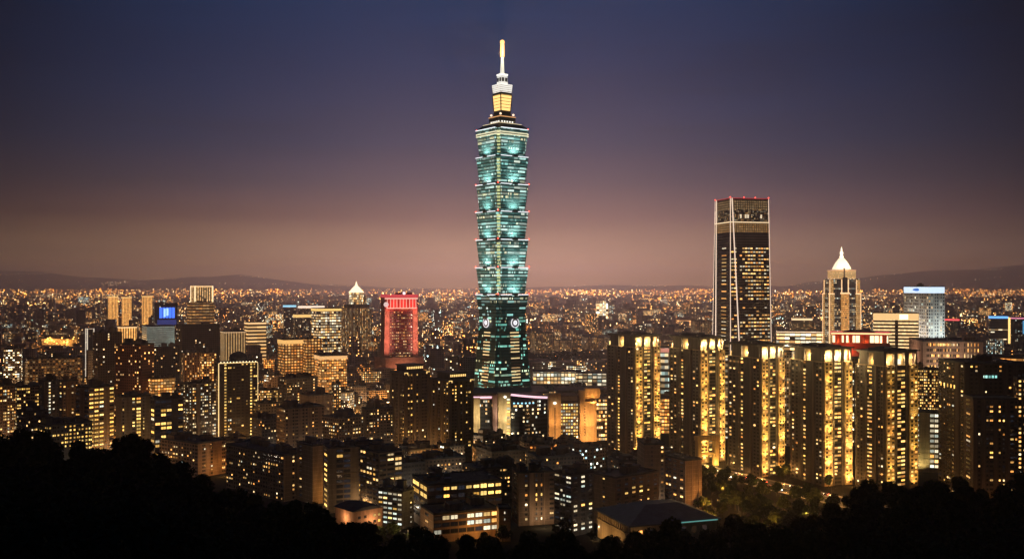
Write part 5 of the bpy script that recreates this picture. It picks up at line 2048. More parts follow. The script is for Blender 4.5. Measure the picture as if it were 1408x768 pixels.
# ------------------------------------------------------------------ mid distance, as seen from left to right
OR, YL, WH, CY = .15, .42, .62, .86
CYAN = far_block('office_block', 'pale cyan floodlit office block with thin rows of windows', 'office', 195, 202, 243, 449, 1900, 8, 24, (.62, .70, .66), .9, .80, .09, .02, .36, .6, 3.0, 3.9, yvis=477, huts=0, vary=.2)

lamp('facade_light', 'SPOT', CYAN[0], (0, -CYAN[2] / 2 - 40, 30), 130000, (.78, 1, .93), 2, (0, 1, .25), 110)
far_block('dark_block', 'plain dark block directly below the pale cyan office', 'building', 203, 206, 247, 478, 1560, 14, 24, (.07, .065, .07), .16, .35, .5, yvis=492, huts=2)
root, w, d, h = far_block('screen_tower', 'dark tower carrying a big bright blue screen', 'tower', 213, None, 244, 417, 2500, 4, 30, (.03, .035, .07), .12, .8, .3, yvis=447, huts=1)
mb = MB()
for k in range(5):
    x = -w * .30 + k * w * .14
    mb.box(x, x + w * .115, -d / 2 - .9, -d / 2 - .05, h - 36, h - 10)
sc = mb.build('screen', glow('screen_blue', (.06, .20, 1), 1.5), root)
mb = MB()
mb.box(-w * .11, -w * .03, -d / 2 - 1.4, -d / 2 - .92, h - 33, h - 13)
mb.box(w * .01, w * .10, -d / 2 - 1.4, -d / 2 - .92, h - 30, h - 12)
mb.build('screen_core', glow('screen_core', (.35, .6, 1), 1.8), sc)
mb = MB()
mb.box(-w * .4, w * .45, -d / 2 - .5, -d / 2 - .04, h - 60, h - 40)
mb.build('lower_screen', glow('screen_low', (.07, .11, .5), .3), root)
root, w, d, h = far_block('tall_tower', 'tall gold-lit ribbed tower standing on a wide brown block', 'tower', 262.5, 268, 292.5, 392.5, 2950, 10, 30, (.36, .26, .17), .85, .42, .24, .30, 0, 0, 6.5, 4, yvis=415, huts=0, vary=.35,
                          top=((1, .72, .36), 1.7, 5), edge=((1, .75, .42), 1.5, 1.5))
far_block('wide_block', 'wide brown block with warm lit floors under the tall gold-lit tower', 'office', 257, 262, 295, 416, 2700, 10, 40, (.34, .22, .16), .95, .28, .085, .06, .26, .3, 9, 8, yvis=446, huts=1, vary=.6)
for i, (a, b_, c, y0, y1) in enumerate(((148.5, 151, 162.5, 407, 427), (167.5, 169, 181, 408, 427), (195, 197, 210, 406.5, 421))):
    far_block('lit_tower', ('first', 'second', 'third')[i] + ' of three orange-glowing far towers in line with the blue screen', 'tower', a, b_, c, y0, 3600 + 40 * i, 12, 30, (.4, .28, .16), .97, .26, .34, .22, 0, 0, 5, 4, yvis=y1, huts=0, vary=.25,
              top=((1, .66, .26), 1.8, 5), group='orange-glowing far towers')
far_block('ribbed_block', 'brown block front with tall lit vertical ribs', 'office', 303, 309, 338, 456, 1750, 12, 26, (.30, .22, .17), .99, .42, .125, .28, 0, 0, 4.4, 4, yvis=487, huts=1, vary=.15, top=((1, .76, .45), 1.0, 1.6))
far_block('gold_block', 'small block with glowing gold columns behind the twin dark towers', 'office', 162, 165, 188, 449, 1900, 12, 22, (.3, .2, .12), .97, .28, .32, .22, 0, 0, 4.5, 4, yvis=463, huts=0, vary=.2, top=((1, .72, .34), 1.6, 3))
far_block('banded_block', 'stepped block with bright bands and a gold roof edge', 'office', 336, 341, 366, 443, 2000, 14, 24, (.26, .19, .14), .95, .38, .26, 0, .27, .3, 20, 7, vary=.3, yvis=471, huts=1, top=((1, .74, .36), 1.6, 3))
far_block('gold_apartments', 'gold-lit apartment slab with a glowing top, beside a dark gap', AP, 382, 391, 417, 467, 1500, 18, 20, (.46, .31, .17), .9, .20, .19, .2, .24, .1, 4.6, 4.2, vary=.8, yvis=514, huts=1, top=((1, .66, .22), 1.3, 8))
far_block('gold_apartments', 'second gold-lit apartment slab, taller lit top, nearer the yellow-topped office', AP, 417, 421, 443, 466, 1480, 14, 20, (.46, .31, .17), .92, .2, .20, .2, .24, .1, 4.6, 4.2, vary=.8, yvis=514, huts=1)
far_block('yellow_topped_office', 'office with yellow lit cornice and full rows of lit windows', 'office', 428, 437, 469, 424, 2200, 20, 30, (.26, .21, .15), .66, .50, .26, .1, .24, .4, 5, 6, yvis=470, huts=0, top=((1, .72, .22), 1.6, 7))
far_block('yellow_roofed_hall', 'low dark block with a yellow lit top storey', 'office', 403, 406, 429, 432, 2500, 12, 30, (.08, .07, .07), .25, .5, .25, yvis=456, huts=0, top=((1, .70, .24), 1.5, 10))
far_block('white_sign_building', 'dark building under a long white roof sign', 'building', 411, None, 446, 420, 2900, 3, 30, (.1, .08, .08), .25, .5, .3, yvis=426, huts=0, top=((1, .88, .72), 1.8, 9))
far_block('blue_sign_building', 'dark building under a light blue roof sign', 'building', 390, None, 407, 419, 2900, 3, 30, (.07, .07, .09), .2, .6, .3, yvis=426, huts=0, top=((.30, .72, 1), 1.9, 8))
far_block('gold_lit_block', 'block with gold lit top storeys in front of the red tower podium', 'building', 432, 441, 477, 489, 1320, 14, 22, (.42, .28, .16), .8, .22, .22, .15, .22, .5, 3.2, 3.4, yvis=528, huts=2, top=((1, .68, .3), 1.1, 6))
far_block('orange_block', 'orange floodlit low block behind the dark grey bands', 'building', 205, 208, 241, 520, 1180, 10, 18, (.5, .36, .2), .9, .25, .22, .12, .2, 0, 3.2, 3.4, yvis=537, huts=1)
far_block('dark_twin', 'tall dark tower without outline, next to the red-brown tower', 'apartment tower', 128, 134, 168, 458, 1300, 14, 24, (.07, .06, .065), .17, .5, .42, .24, .26, 0, 3.0, 3.2, yvis=527, huts=2)
far_block('red_brown_tower', 'dark tower with one red-brown flank and a strip of orange windows', 'apartment tower', 158, 195, 212, 474, 1180, 46, 24, (.17, .065, .045), .22, .28, .5, .26, .26, 0, 3.2, 3.2, yvis=540, huts=3)
far_block('pale_outlined_slab', 'narrow slab outlined in pale light left of the dark twin towers', 'tower', 118, 120, 129, 451, 1650, 18, 20, (.13, .11, .12), .2, .6, .3, .3, .3, 0, 3, 3.3, yvis=484, huts=0, edge=((1, .85, .66), .75, .7), top=((1, .85, .66), .9, 1.2))
far_block('narrow_slab', 'thin pale slab with a bare side wall beneath the outlined slab', 'apartment block', 119, 121.5, 129, 482, 1350, 30, 20, (.34, .27, .22), .06, .4, .5, yvis=520, huts=0)
far_block('long_block', 'long low brown block with a grid of dim windows', 'apartment block', 35, 38, 113, 494, 1320, 6, 20, (.33, .23, .17), .5, .26, .06, .16, .24, 0, 3.4, 3.6, yvis=513, huts=2)
far_block('dark_office', 'broad dark office mass with few lights behind the outlined tower', 'office', 244, 250, 302, 447, 1650, 12, 34, (.075, .065, .075), .14, .5, .4, .2, .25, 0, 3.2, 3.4, yvis=486, huts=1)
far_block('dark_red_slab', 'thin dark red slab to the right of the cyan office block', 'apartment block', 240, 242, 252, 447, 1750, 16, 26, (.13, .055, .055), .14, .5, .3, yvis=480, huts=0)
far_block('brown_slab', 'brown ribbed slab joined to a warm-lit slab, left half', AP, 249, 253, 275, 485, 1310, 14, 20, (.28, .17, .12), .3, .3, .2, .3, .14, 0, 3.2, 3.2, yvis=523, huts=1)
far_block('warm_slab', 'warm-lit slab full of square windows beside the outlined tower', AP, 274.5, 278, 297, 485, 1290, 14, 20, (.42, .28, .17), .62, .24, .35, .22, .24, 0, 3.2, 3.2, yvis=522, huts=1)
for i, (a, b_, c, y0, lb) in enumerate(((729, 736, 761, 458, 'tallest'), (762, 768, 799, 468, 'lowest middle'), (800, 808, 837, 464, 'outer'))):
    far_block('apartment_slab', lb + ' of three pale ribbed apartment slabs beside the tall teal tower', AP, a, b_, c, y0, 2550 + 60 * i, 14, 24, (.46, .33, .26), .42, .34, .13, .3, .12, 0, 4.2, 3.3, yvis=494, huts=1,
              group='pale apartment slabs')
far_block('lit_mall', 'long low building glowing white and green at the foot of the teal tower', 'mall', 733, None, 800, 511, 1750, 2, 40, (.4, .42, .34), .9, .58, .26, .12, .16, 0, 6, 6.5, yvis=532, huts=0)
far_block('lit_mall', 'lower greenish wing of the glowing building, hidden partly by the first gold tower', 'mall', 792, None, 850, 513, 1720, 2, 30, (.3, .36, .22), .8, .66, .2, .1, .2, .5, 8, 6, yvis=532, huts=0)
far_block('white_mall', 'bright white low mall behind the fourth gold-lit tower', 'mall', 1068, None, 1148, 455, 2000, 2, 60, (.4, .35, .3), .75, .55, .42, .05, .24, .55, 10, 7, yvis=478, huts=0, top=((1, .82, .58), 1.4, 2.4))
far_block('yellow_sign_block', 'dim block under a yellow roof sign behind the white mall', 'building', 1089, None, 1117, 437, 2600, 2, 30, (.3, .22, .13), .3, .35, .2, yvis=450, huts=0, top=((1, .85, .5), 1.7, 7))
far_block('low_office', 'low office with orange lit corner windows beyond the large black tower', 'office', 1352, None, 1412, 489, 1350, 2, 30, (.2, .14, .12), .55, .22, .3, .06, .26, .6, 7, 5, yvis=503, huts=0)
far_block('blue_sign_building', 'dark striped building under a vivid blue roof sign', 'building', 1360, None, 1386, 434, 2600, 2, 30, (.06, .06, .075), .5, .55, .22, .0, .3, .7, 9, 6, yvis=458, huts=0, top=((.12, .42, 1), 2.6, 8))
far_block('red_sign_building', 'dark building under a red roof sign', 'building', 1297, None, 1319, 438, 2600, 2, 30, (.06, .05, .06), .2, .4, .2, yvis=456, huts=0, top=((1, .10, .12), 2.6, 5))
root, w, d, h = far_block('neon_block', 'block with a gold corner strip and pink and blue neon at the right edge', 'building', 1388, None, 1420, 436, 2500, 2, 30, (.06, .06, .08), .25, .7, .2, yvis=456, huts=0, top=((1, .35, .6), 1.3, 4),
                          edge=((1, .62, .2), 1.8, 2))
for k, c in ((.1, (.1, .5, 1)), (.25, (.1, .8, .9))):
    mb = MB()
    mb.box(w * k - 1, w * k + 1, -d / 2 - .5, -d / 2 - .03, h - 40, h - 8)
    mb.build('neon_strip', glow('neon_%.1f' % k, c, .9), root)
far_block('banded_office', 'green and white banded building seen between the first two gold-lit towers', 'office', 905, None, 923, 478, 1500, 2, 40, (.3, .34, .26), .9, .68, .14, 0, .24, .4, 5, 9, yvis=545, huts=0, top=((1, .45, .35), .9, 8))
far_block('orange_lowrise', 'orange-lit low building seen between the first two gold-lit towers', 'building', 905, None, 922, 548, 1170, 2, 30, (.5, .30, .15), .8, .2, .3, .1, .2, .2, 3.2, 4, yvis=632, huts=0)
far_block('slender_slab', 'slender slab with white stair strips between the second and third gold-lit towers', AP, 990, None, 1003, 474, 1130, 3, 14, (.3, .26, .22), .6, .58, .2, .1, .26, .3, 5, 3.2, yvis=640, huts=0)
far_block('slender_slab', 'slender pale slab with dense warm windows between the third and fourth gold-lit towers', AP, 1074, None, 1089, 483, 1080, 3, 14, (.45, .34, .26), .5, .45, .14, .22, .18, 0, 2.6, 3.0, yvis=660, huts=0)
far_block('slender_slab', 'slender dark slab with white windows between the fourth and fifth gold-lit towers', AP, 1168, None, 1182, 492, 1080, 3, 14, (.08, .07, .075), .3, .6, .5, .25, .26, 0, 3, 3.2, yvis=660, huts=0)
far_block('pale_block', 'pale ribbed block just left of the lit-edged glass tower', AP, 950, 955, 981, 441, 2900, 12, 30, (.48, .34, .28), .4, .4, .12, .3, .1, 0, 5, 3.4, yvis=460, huts=0)
far_block('white_lit_hall', 'far low hall with a bright white window band', 'hall', 820, None, 836, 417, 4300, 2, 60, (.3, .25, .17), .9, .5, .6, .05, .1, 0, 12, 10, yvis=428, huts=0)
far_block('pale_spire_block', 'far thin pale tower beside the white-windowed hall', 'tower', 828.5, None, 833.5, 413, 4200, 2, 14, (.6, .6, .5), .95, .62, .4, .2, 0, 0, 6, 6, yvis=432, huts=0)


def arena():
    Y = 3800
    cx = PX(946.5, Y)
    root = empty('arena', (cx, Y + 40, 0))
    tag(root, 'oval arena with a glowing orange rim', 'arena')
    HEROES.append((cx, Y + 40, 45, 934, 959, 432, 442, Y))
    mb = MB()
    mb.lathe([(32, -2), (33, 38), (30, 46), (10, 52), (.2, 53)], 0, 0, 24)
    mb.build('bowl', plain('arena_wall', (.35, .2, .13), .7), root)
    for z0, z1, c, s in ((33, 38, (1, .42, .14), 2.2), (20, 29, (1, .55, .22), 1.3)):
        mb = MB()
        mb.lathe([(33.2, z0), (34.2, z0 + .4), (34.2, z1 - .4), (33.2, z1)], 0, 0, 24)
        mb.build('lit_rim', glow('arena_%d' % z0, c, s), root)


arena()
yard = empty('floodlit_yard', (PX(78, 2750), 2750, 0))
tag(yard, 'works yard flooded in orange light among dark blocks far left', 'yard')
HEROES.append((PX(78, 2750), 2750, 55, 60, 97, 462, 476, 2750))
mb = MB()
mb.box(-50, 45, 20, 44, -2, 24)
mb.box(-30, 20, -16, 8, -2, 10)
mb.build('shed', plain('yard_wall', (.5, .4, .3), .8, scale=.1), yard)
yr = random.Random(5)
for k in range(16):
    x, y, zz = yr.uniform(-52, 50), yr.uniform(-30, 18), yr.uniform(14, 30)
    mb = MB()
    mb.tube((x, y, 0), (x, y, zz), .25, n=5)
    pole = mb.build('mast', METAL, yard)
    mb = MB()
    mb.lathe([(.05, zz), (1.3, zz + .6), (1.3, zz + 1.5), (.05, zz + 2.1)], x, y, 8)
    mb.build('lamp_head', glow('yard_lamp', (1, .50, .10), 9), pole)
    if k % 3 == 0:
        lamp('lamp_light', 'POINT', pole, (x, y - 2, zz), 26000, (1, .46, .10), 1.0)


# ------------------------------------------------------------------ the rest of the city
rng = random.Random(77)
LANDMARKS = [('blue screen', 228), ('tall gold-lit tower', 278), ('outlined tower', 324), ('gold-lit slabs', 412), ('cream tent-roofed tower', 490), ('red tower', 549), ('teal tower', 692), ('first gold-lit tower', 870),
             ('lit-edged glass tower', 1020), ('white-pyramid tower', 1157), ('white grid tower', 1270), ('blue roof sign', 1370), ('cyan office', 222), ('red-brown tower', 185)]


def allowed_top(px0, px1, Y):
    """Highest picture row a block at this distance may reach without covering what stands clear behind it."""
    top = 404.0
    for hx, hy, hr, a, b, yt, yv, HY in HEROES:
        if HY > Y + 5 and px1 > a - 1 and px0 < b + 1:
            top = max(top, yv - 1.0)
    return top


def collides(x, y, r):
    for hx, hy, hr, *_ in HEROES:
        if (x - hx) ** 2 + (y - hy) ** 2 < (r + hr * .86) ** 2:
            return True
    return False


def envelope(px):
    """How high ordinary blocks reach in the picture."""
    return 400 + 3 * math.sin(px * .05) + 2 * math.sin(px * .13)


ROAD_BAND = 26.0


def on_road(x, y, r):
    v = Vector((x, y)) - Vector(ROAD_A)
    s = v.dot(rd)
    return -60 < s < RL + 60 and abs(v.dot(rn)) < ROAD_BAND + r


PARK = (PX(1060, 800), 800, 190)
WOODS = [(PX(772, 2150), 2150, 95)]

cands = []
Y = 940.0
while Y < 24000:
    step = 39 if Y < 1500 else (42 + (Y - 1500) * .004 if Y < 4200 else 56 + (Y - 4200) * .0105)
    x = -.56 * Y - 60
    while x < .56 * Y + 60:
        jx, jy = x + rng.uniform(-.3, .3) * step, Y + rng.uniform(-.35, .35) * step
        x += step * rng.uniform(.86, 1.15)
        wd, dp = step * rng.uniform(.42, .74), step * rng.uniform(.34, .62)
        big = rng.random()
        hgt = rng.choice([14, 17, 20, 24, 24, 28, 34]) * rng.uniform(.85, 1.15)
        if big < .10:
            hgt *= rng.uniform(1.5, 2.3)
        if Y > 4200:
            hgt = min(hgt * 1.15, 85)
        if big < .004:
            hgt *= 1.4
        px = CX + F * jx / jy
        # the hill closer in hides what is low
        if px < -40 or px > 1450:
            continue
        pw = F * wd / jy * .75
        r_ = math.hypot(wd, dp) / 2
        if jy < 5200 and collides(jx, jy, r_):
            continue
        if on_road(jx, jy, r_) or math.hypot(jx - PARK[0], jy - PARK[1]) < PARK[2] or any(math.hypot(jx - a, jy - b) < c for a, b, c in WOODS):
            continue
        top = max(allowed_top(px - pw, px + pw, jy), 0)
        hmax = ZT(top, jy)
        if hgt > hmax:
            hgt = hmax * rng.uniform(.8, 1)
        if hgt < 7:
            continue
        if pix((jx, jy, hgt))[1] > hill_y(px) - 2:
            continue
        if px > 825 and jy < 1250:
            continue
        cands.append((jx, jy, wd, dp, hgt, rng.choice([R(12), R(12), R(-14), R(24), R(40), R(-30)]) + rng.uniform(-.05, .05), px))
    Y += step * .98

cands.sort(key=lambda c: c[1])
N_SINGLE = 250
TINTS = [((.13, .12, .125), 'dark grey'), ((.30, .22, .17), 'brown'), ((.42, .33, .26), 'beige'), ((.24, .22, .21), 'grey'), ((.46, .33, .22), 'tan'), ((.09, .08, .09), 'near-black'), ((.27, .14, .11), 'dark red')]


def far_look(r, Y):
    tint, tname = r.choice(TINTS)
    q = r.random()
    if q < .55:
        lit, gain, ln = r.uniform(.06, .17), r.uniform(.45, 1.2), 'sparsely lit'
    elif q < .86:
        lit, gain, ln = r.uniform(.18, .36), r.uniform(.4, 1.0), 'many-windowed and half lit'
    else:
        lit, gain, ln = r.uniform(.6, .95), r.uniform(.18, .4), 'brightly lit'
    warm = r.choice([.08, .15, .22, .28, .32, .36, .42, .5, .62, .78])
    row = .6 if r.random() < .2 else 0.0
    return tint, tname, lit, gain, ln, warm, row


singles = []
for i, (x, y, wd, dp, hg, rot, px) in enumerate(cands[:N_SINGLE]):
    r = random.Random(1000 + i)
    tint, tname, lit, gain, ln, warm, row = far_look(r, y)
    kindname, kw = ('low_rise', 'low block') if hg < 22 else (('apartment_block', 'mid-rise block') if hg < 40 else ('high_rise', 'high-rise'))
    root = empty(kindname, (x, y, 0), rot)
    at = {'tint': (*tint, 1), 'par': (lit, warm, gain, r.uniform(0, 50)), 'shp': (r.choice([.2, .24, .28, .1]), r.choice([.2, .26, .3]), row, 1)}
    mb = MB()
    mb.box(-wd / 2, wd / 2, -dp / 2, dp / 2, -3, hg)
    if r.random() < .4:      # a projecting stair core
        mb.box(-wd * .1, wd * .12, -dp / 2 - 1.4, -dp / 2 + .3, -3, hg - .2)
    mb.build('wall', FACADE, root, (r.choice([2.8, 3.2, 3.6]), r.choice([3.0, 3.2, 3.5])), at)
    nh = r.randint(1, 4)
    rooftop(root, wd, dp, hg, r, nh)
    feature = ''
    if r.random() < .12 and y > 1450:
        c, cn = r.choice([((1, .7, .3), 'gold'), ((1, .85, .6), 'pale'), ((1, .45, .2), 'orange'), ((.5, .9, 1), 'cyan')])
        mb = MB()
        mb.box(-wd / 2 - .4, wd / 2 + .4, -dp / 2 - .4, dp / 2 + .4, hg - 1.9, hg - .6)
        mb.build('lit_roof_band', glow('band_' + cn, c, 1.1), root)
        feature = ' with %s roof edge' % cn
    look = '%s %s %s%s' % (tname, kw, ln, feature)
    lm = min(LANDMARKS, key=lambda l: abs(l[1] - px))
    singles.append((root, look, lm, px, y, kindname))
ORD = ['nearest', 'second', 'third', 'fourth', 'fifth', 'sixth', 'seventh', 'eighth', 'ninth', 'tenth', 'eleventh', 'twelfth']
bunch = {}
for s_ in singles:
    bunch.setdefault((s_[1], s_[2][0], 'left' if s_[3] < s_[2][1] else 'right'), []).append(s_)
for (look, lm, sd), v in bunch.items():
    v.sort(key=lambda q: abs(q[3] - q[2][1]))
    for k, q in enumerate(v):
        place = ('%s of the %s' % (sd, lm)) if len(v) == 1 else ('%s such %s of the %s' % (ORD[min(k, 11)], sd, lm))
        sep_ = ', ' if len(v) > 1 else ' '
        tag(q[0], look + sep_ + place, 'building', {'low_rise': 'low blocks of the city', 'apartment_block': 'mid-rise blocks of the city', 'high_rise': 'high-rises of the city'}[q[5]])


def busy(x, y):
    """Bright quarters and dark gaps (parks, river) of the far city."""
    f = math.sin(x / 620 + 1.4 * math.sin(y / 900)) * math.sin(y / 760 + x / 2100 + 1.2 * math.sin(x / 1500)) + .5 * math.sin(x / 240 + y / 330)
    return min(1.0, max(.12, .42 + .62 * f))


def city_mass(name, items, r):
    """All the small far blocks: walls and roofs, one mesh."""
    n = len(items)
    a = np.array([(c[0], c[1], c[2], c[3], c[4], c[5]) for c in items])
    cs, sn = np.cos(a[:, 5]), np.sin(a[:, 5])
    V = np.zeros((n, 8, 3))
    for k, (sx, sy) in enumerate(((-1, -1), (1, -1), (1, 1), (-1, 1))):
        lx, ly = sx * a[:, 2] / 2, sy * a[:, 3] / 2
        for o, z in ((0, -2.0), (4, a[:, 4])):
            V[:, k + o, 0] = a[:, 0] + cs * lx - sn * ly
            V[:, k + o, 1] = a[:, 1] + sn * lx + cs * ly
            V[:, k + o, 2] = z
    quad = np.array([(0, 1, 5, 4), (1, 2, 6, 5), (2, 3, 7, 6), (3, 0, 4, 7), (4, 5, 6, 7)])
    Fc = (quad[None] + (np.arange(n) * 8)[:, None, None]).reshape(-1)
    me = bpy.data.meshes.new(name)
    me.vertices.add(n * 8)
    me.vertices.foreach_set('co', V.ravel())
    me.loops.add(n * 20)
    me.loops.foreach_set('vertex_index', Fc.astype(np.int32))
    me.polygons.add(n * 5)
    me.polygons.foreach_set('loop_start', (np.arange(n * 5) * 4).astype(np.int32))
    me.materials.append(FACADE)
    UV = np.zeros((n, 5, 4, 2))
    tint, par, shp = np.zeros((n, 5, 4)), np.zeros((n, 5, 4)), np.zeros((n, 5, 4))
    for i in range(n):
        Yd = a[i, 1]
        q = r
        t_, tn, lit, gain, ln, warm, row = far_look(q, Yd)
        k = max(1.0, Yd / 3200.0)
        bw, fh = 3.3 * k, 3.2 * min(k, 2.2)
        if Yd > 5000:
            lit = min(lit, .5) * .85
        for f, L_ in enumerate((a[i, 2], a[i, 3], a[i, 2], a[i, 3])):
            u0 = q.randint(0, 900)
            UV[i, f, :, 0] = (u0, u0 + L_ / bw, u0 + L_ / bw, u0)
            UV[i, f, :, 1] = (0, 0, a[i, 4] / fh, a[i, 4] / fh)
        tint[i, :] = (*t_, 1)
        far_gain = gain * (1 + min(4.0, Yd / 6000.0))
        bz = busy(a[i, 0], Yd)
        far_gain *= .45 + .95 * bz
        lit *= .55 + .7 * bz
        if q.random() < .03:
            lit, far_gain = .9, .5
        par[i, :] = (lit, warm, far_gain, q.uniform(0, 50))
        shp[i, :] = (q.choice([.22, .26, .3]), q.choice([.22, .27, .3]), row, 1)
    uvl = me.uv_layers.new(name='UVMap')
    uvl.data.foreach_set('uv', UV.ravel().astype(np.float32))
    for nm, arr in (('tint', tint), ('par', par), ('shp', shp)):
        at = me.attributes.new(nm, 'FLOAT_COLOR', 'FACE')
        at.data.foreach_set('color', arr.ravel().astype(np.float32))
    me.update(calc_edges=True)
    me.validate()
    o = obj(name, me)
    tag(o, 'countless small far buildings of the lit city spreading to the hills', 'city', kind='stuff')


city_mass('distant_city', cands[N_SINGLE:], random.Random(9))


def avenue_lamps(r):
    """Long straight avenues across the far city, a lamp every few dozen metres."""
    mats = [glow('avenue_lamp_%d' % i, c, s_) for i, (c, s_) in enumerate((((1, .40, .07), 9), ((1, .52, .15), 7), ((1, .75, .42), 6)))]
    V, FF, M = [], [], []
    for a in range(26):
        Y0 = r.uniform(2300, 13000)
        x0 = r.uniform(-.5, .5) * Y0
        ang = r.choice([R(88), R(97), R(80), R(104), R(4), R(-6), R(9)]) + r.uniform(-.04, .04)
        L_ = r.uniform(700, 3200)
        gap, m_ = r.uniform(30, 60) * (1 + Y0 / 12000), r.choice([0, 0, 1, 2])
        for k in range(int(L_ / gap)):
            x, y = x0 + math.cos(ang) * gap * k, Y0 + math.sin(ang) * gap * k
            if y < 2000 or abs(x) > .6 * y or collides(x, y, 3):
                continue
            s_ = y / F * r.uniform(.22, .5)
            b = len(V)
            z = r.uniform(26, 34) + y * .0012
            V.extend((x + p * s_, y + q * s_, z + c * s_) for p, q, c in ((1, 0, 0), (-1, 0, 0), (0, 1, 0), (0, -1, 0), (0, 0, 1), (0, 0, -1)))
            FF.extend(tuple(b + q for q in f) for f in ((0, 2, 4), (2, 1, 4), (1, 3, 4), (3, 0, 4), (2, 0, 5), (1, 2, 5), (3, 1, 5), (0, 3, 5)))
            M.extend([m_] * 8)
    me = bpy.data.meshes.new('avenue_lamps')
    me.from_pydata(V, [], FF)
    for m in mats:
        me.materials.append(m)
    me.polygons.foreach_set('material_index', M)
    tag(obj('avenue_lamps', me), 'rows of amber lamps along the long avenues of the far city', 'lamps', kind='stuff')


def lamp_mass(name, label, n, r, ylo, yhi, pw, hfun, smin, smax, hot, pal=None):
    """Lamps of the streets and roofs, far too many to count: small eight-faced globes in a few glass colours."""
    pal = pal or [((1, .42, .08), .40), ((1, .55, .16), .27), ((1, .78, .45), .17), ((1, .95, .85), .09), ((1, .12, .06), .03), ((.5, 1, .75), .025), ((.3, .55, 1), .015)]
    mats = [glow('%s_glass_%d_%d' % (name, i, j), c, hot * s) for i, (c, p) in enumerate(pal) for j, s in enumerate((.22, .8, 2.8))]
    V, FF, M = [], [], []
    oct_v = [(1, 0, 0), (-1, 0, 0), (0, 1, 0), (0, -1, 0), (0, 0, 1), (0, 0, -1)]
    oct_f = [(0, 2, 4), (2, 1, 4), (1, 3, 4), (3, 0, 4), (2, 0, 5), (1, 2, 5), (3, 1, 5), (0, 3, 5)]
    made = 0
    while made < n:
        u = r.random() ** pw
        Y0 = ylo + (yhi - ylo) * u
        x0 = r.uniform(-.56, .56) * Y0
        line = r.random() < .5
        cnt = r.randint(4, 14) if line else 1
        ang = r.choice([R(3), R(8), R(-5), R(75), R(-68)])
        gap = r.uniform(24, 55) * (1 + Y0 / 9000)
        ci = r.random()
        acc, ki = 0, 0
        for i, (c, p) in enumerate(pal):
            acc += p
            if ci < acc:
                ki = i
                break
        if line:
            ki = min(ki, 2)
        br = r.choice([0, 0, 1, 1, 1, 2]) if not line else r.choice([0, 1, 1, 2])
        for k in range(cnt):
            x, y = x0 + math.cos(ang) * gap * k + r.uniform(-4, 4), Y0 + math.sin(ang) * gap * k + r.uniform(-4, 4)
            if collides(x, y, 2) or on_road(x, y, 2) or r.random() > busy(x, y):
                continue
            z = hfun(x, y, r)
            if z is None:
                continue
            s = y / F * r.uniform(smin, smax)
            b = len(V)
            V.extend((x + a * s, y + b_ * s, z + c * s) for a, b_, c in oct_v)
            FF.extend(tuple(b + q for q in f) for f in oct_f)
            M.extend([ki * 3 + br] * 8)
            made += 1
    me = bpy.data.meshes.new(name)
    me.from_pydata(V, [], FF)
    for m in mats:
        me.materials.append(m)
    me.polygons.foreach_set('material_index', M)
    tag(obj(name, me), label, 'lamps', kind='stuff')


lamp_mass('city_lamps', 'countless tiny street and roof lamps scattered over the far city', 7600, random.Random(21), 1900, 9500, 1.35, lambda x, y, r: r.uniform(8, 36) if r.random() < .8 else r.uniform(36, 60), .12, .40, 2.9)
lamp_mass('horizon_lamps', 'dense amber lamps of the far suburbs along the horizon', 4200, random.Random(22), 7000, 19500, .8, lambda x, y, r: r.uniform(20, 105), .18, .62, 10.0, [((1, .30, .03), .5), ((1, .40, .07), .3), ((1, .6, .25), .14), ((1, .85, .6), .06)])


def hill_lamps():
    """Strings of lamps along the roads on the far slopes."""
    r = random.Random(31)
    mats = [glow('hill_lamp', (1, .58, .22), 6), glow('hill_lamp_pale', (1, .85, .6), 6)]
    mb = MB()
    runs = [(-40, 378, 66, 376, 40), (10, 388, 30, 387, 6), (140, 389, 175, 388, 16), (150, 392, 160, 391, 8), (190, 383, 262, 380, 22), (275, 381, 300, 380, 6), (330, 379, 362, 381, 10), (112, 394, 180, 388, 10), (440, 390, 480, 388, 14),
            (765, 390, 830, 388, 16), (870, 392, 920, 390, 16), (955, 389, 978, 393, 12), (1090, 392, 1132, 389, 12), (1222, 372, 1240, 373, 4), (1355, 371, 1376, 370, 8), (1300, 391, 1330, 389, 4), (1180, 388, 1215, 380, 5),
            (240, 388, 420, 392, 24), (560, 393, 650, 391, 26), (1340, 384, 1400, 380, 8), (30, 384, 200, 390, 16)]
    for xa, ya, xb, yb, n in runs:
        for k in range(n):
            f = (k + r.uniform(-.3, .3)) / max(1, n - 1)
            px, py = xa + (xb - xa) * f, ya + (yb - ya) * f + r.uniform(-.9, .9)
            hit = None
            dv = Vector(((px - CX) / F, 1, -(py - HZ) / F))
            for drop in range(5):
                for tree_ in RIDGE_BVH:
                    loc = tree_.ray_cast(Vector((0, 0, CZ)), (dv - Vector((0, 0, drop * .0012))).normalized(), 60000)[0]
                    if loc is not None and (hit is None or loc.y < hit.y):
                        hit = loc
                if hit is not None:
                    break
            if hit is None or hit.y < 9000:
                continue
            x, Yd, z = hit.x, hit.y - 4, hit.z + 5
            s = Yd / F * r.uniform(.25, .5)
            mb.solid([(x + a * s, Yd + b_ * s, z + c * s) for a, b_, c in ((1, 0, 0), (-1, 0, 0), (0, 1, 0), (0, -1, 0), (0, 0, 1), (0, 0, -1))],
                     [(0, 2, 4), (2, 1, 4), (1, 3, 4), (3, 0, 4), (2, 0, 5), (1, 2, 5), (3, 1, 5), (0, 3, 5)], 0 if r.random() < .75 else 1)
    tag(mb.build('hillside_lamps', mats), 'strings of tiny lamps along the roads on the far hills', 'lamps', kind='stuff')


hill_lamps()
avenue_lamps(random.Random(63))


# ------------------------------------------------------------------ trees
BARK = plain('bark', (.05, .04, .03), .9)


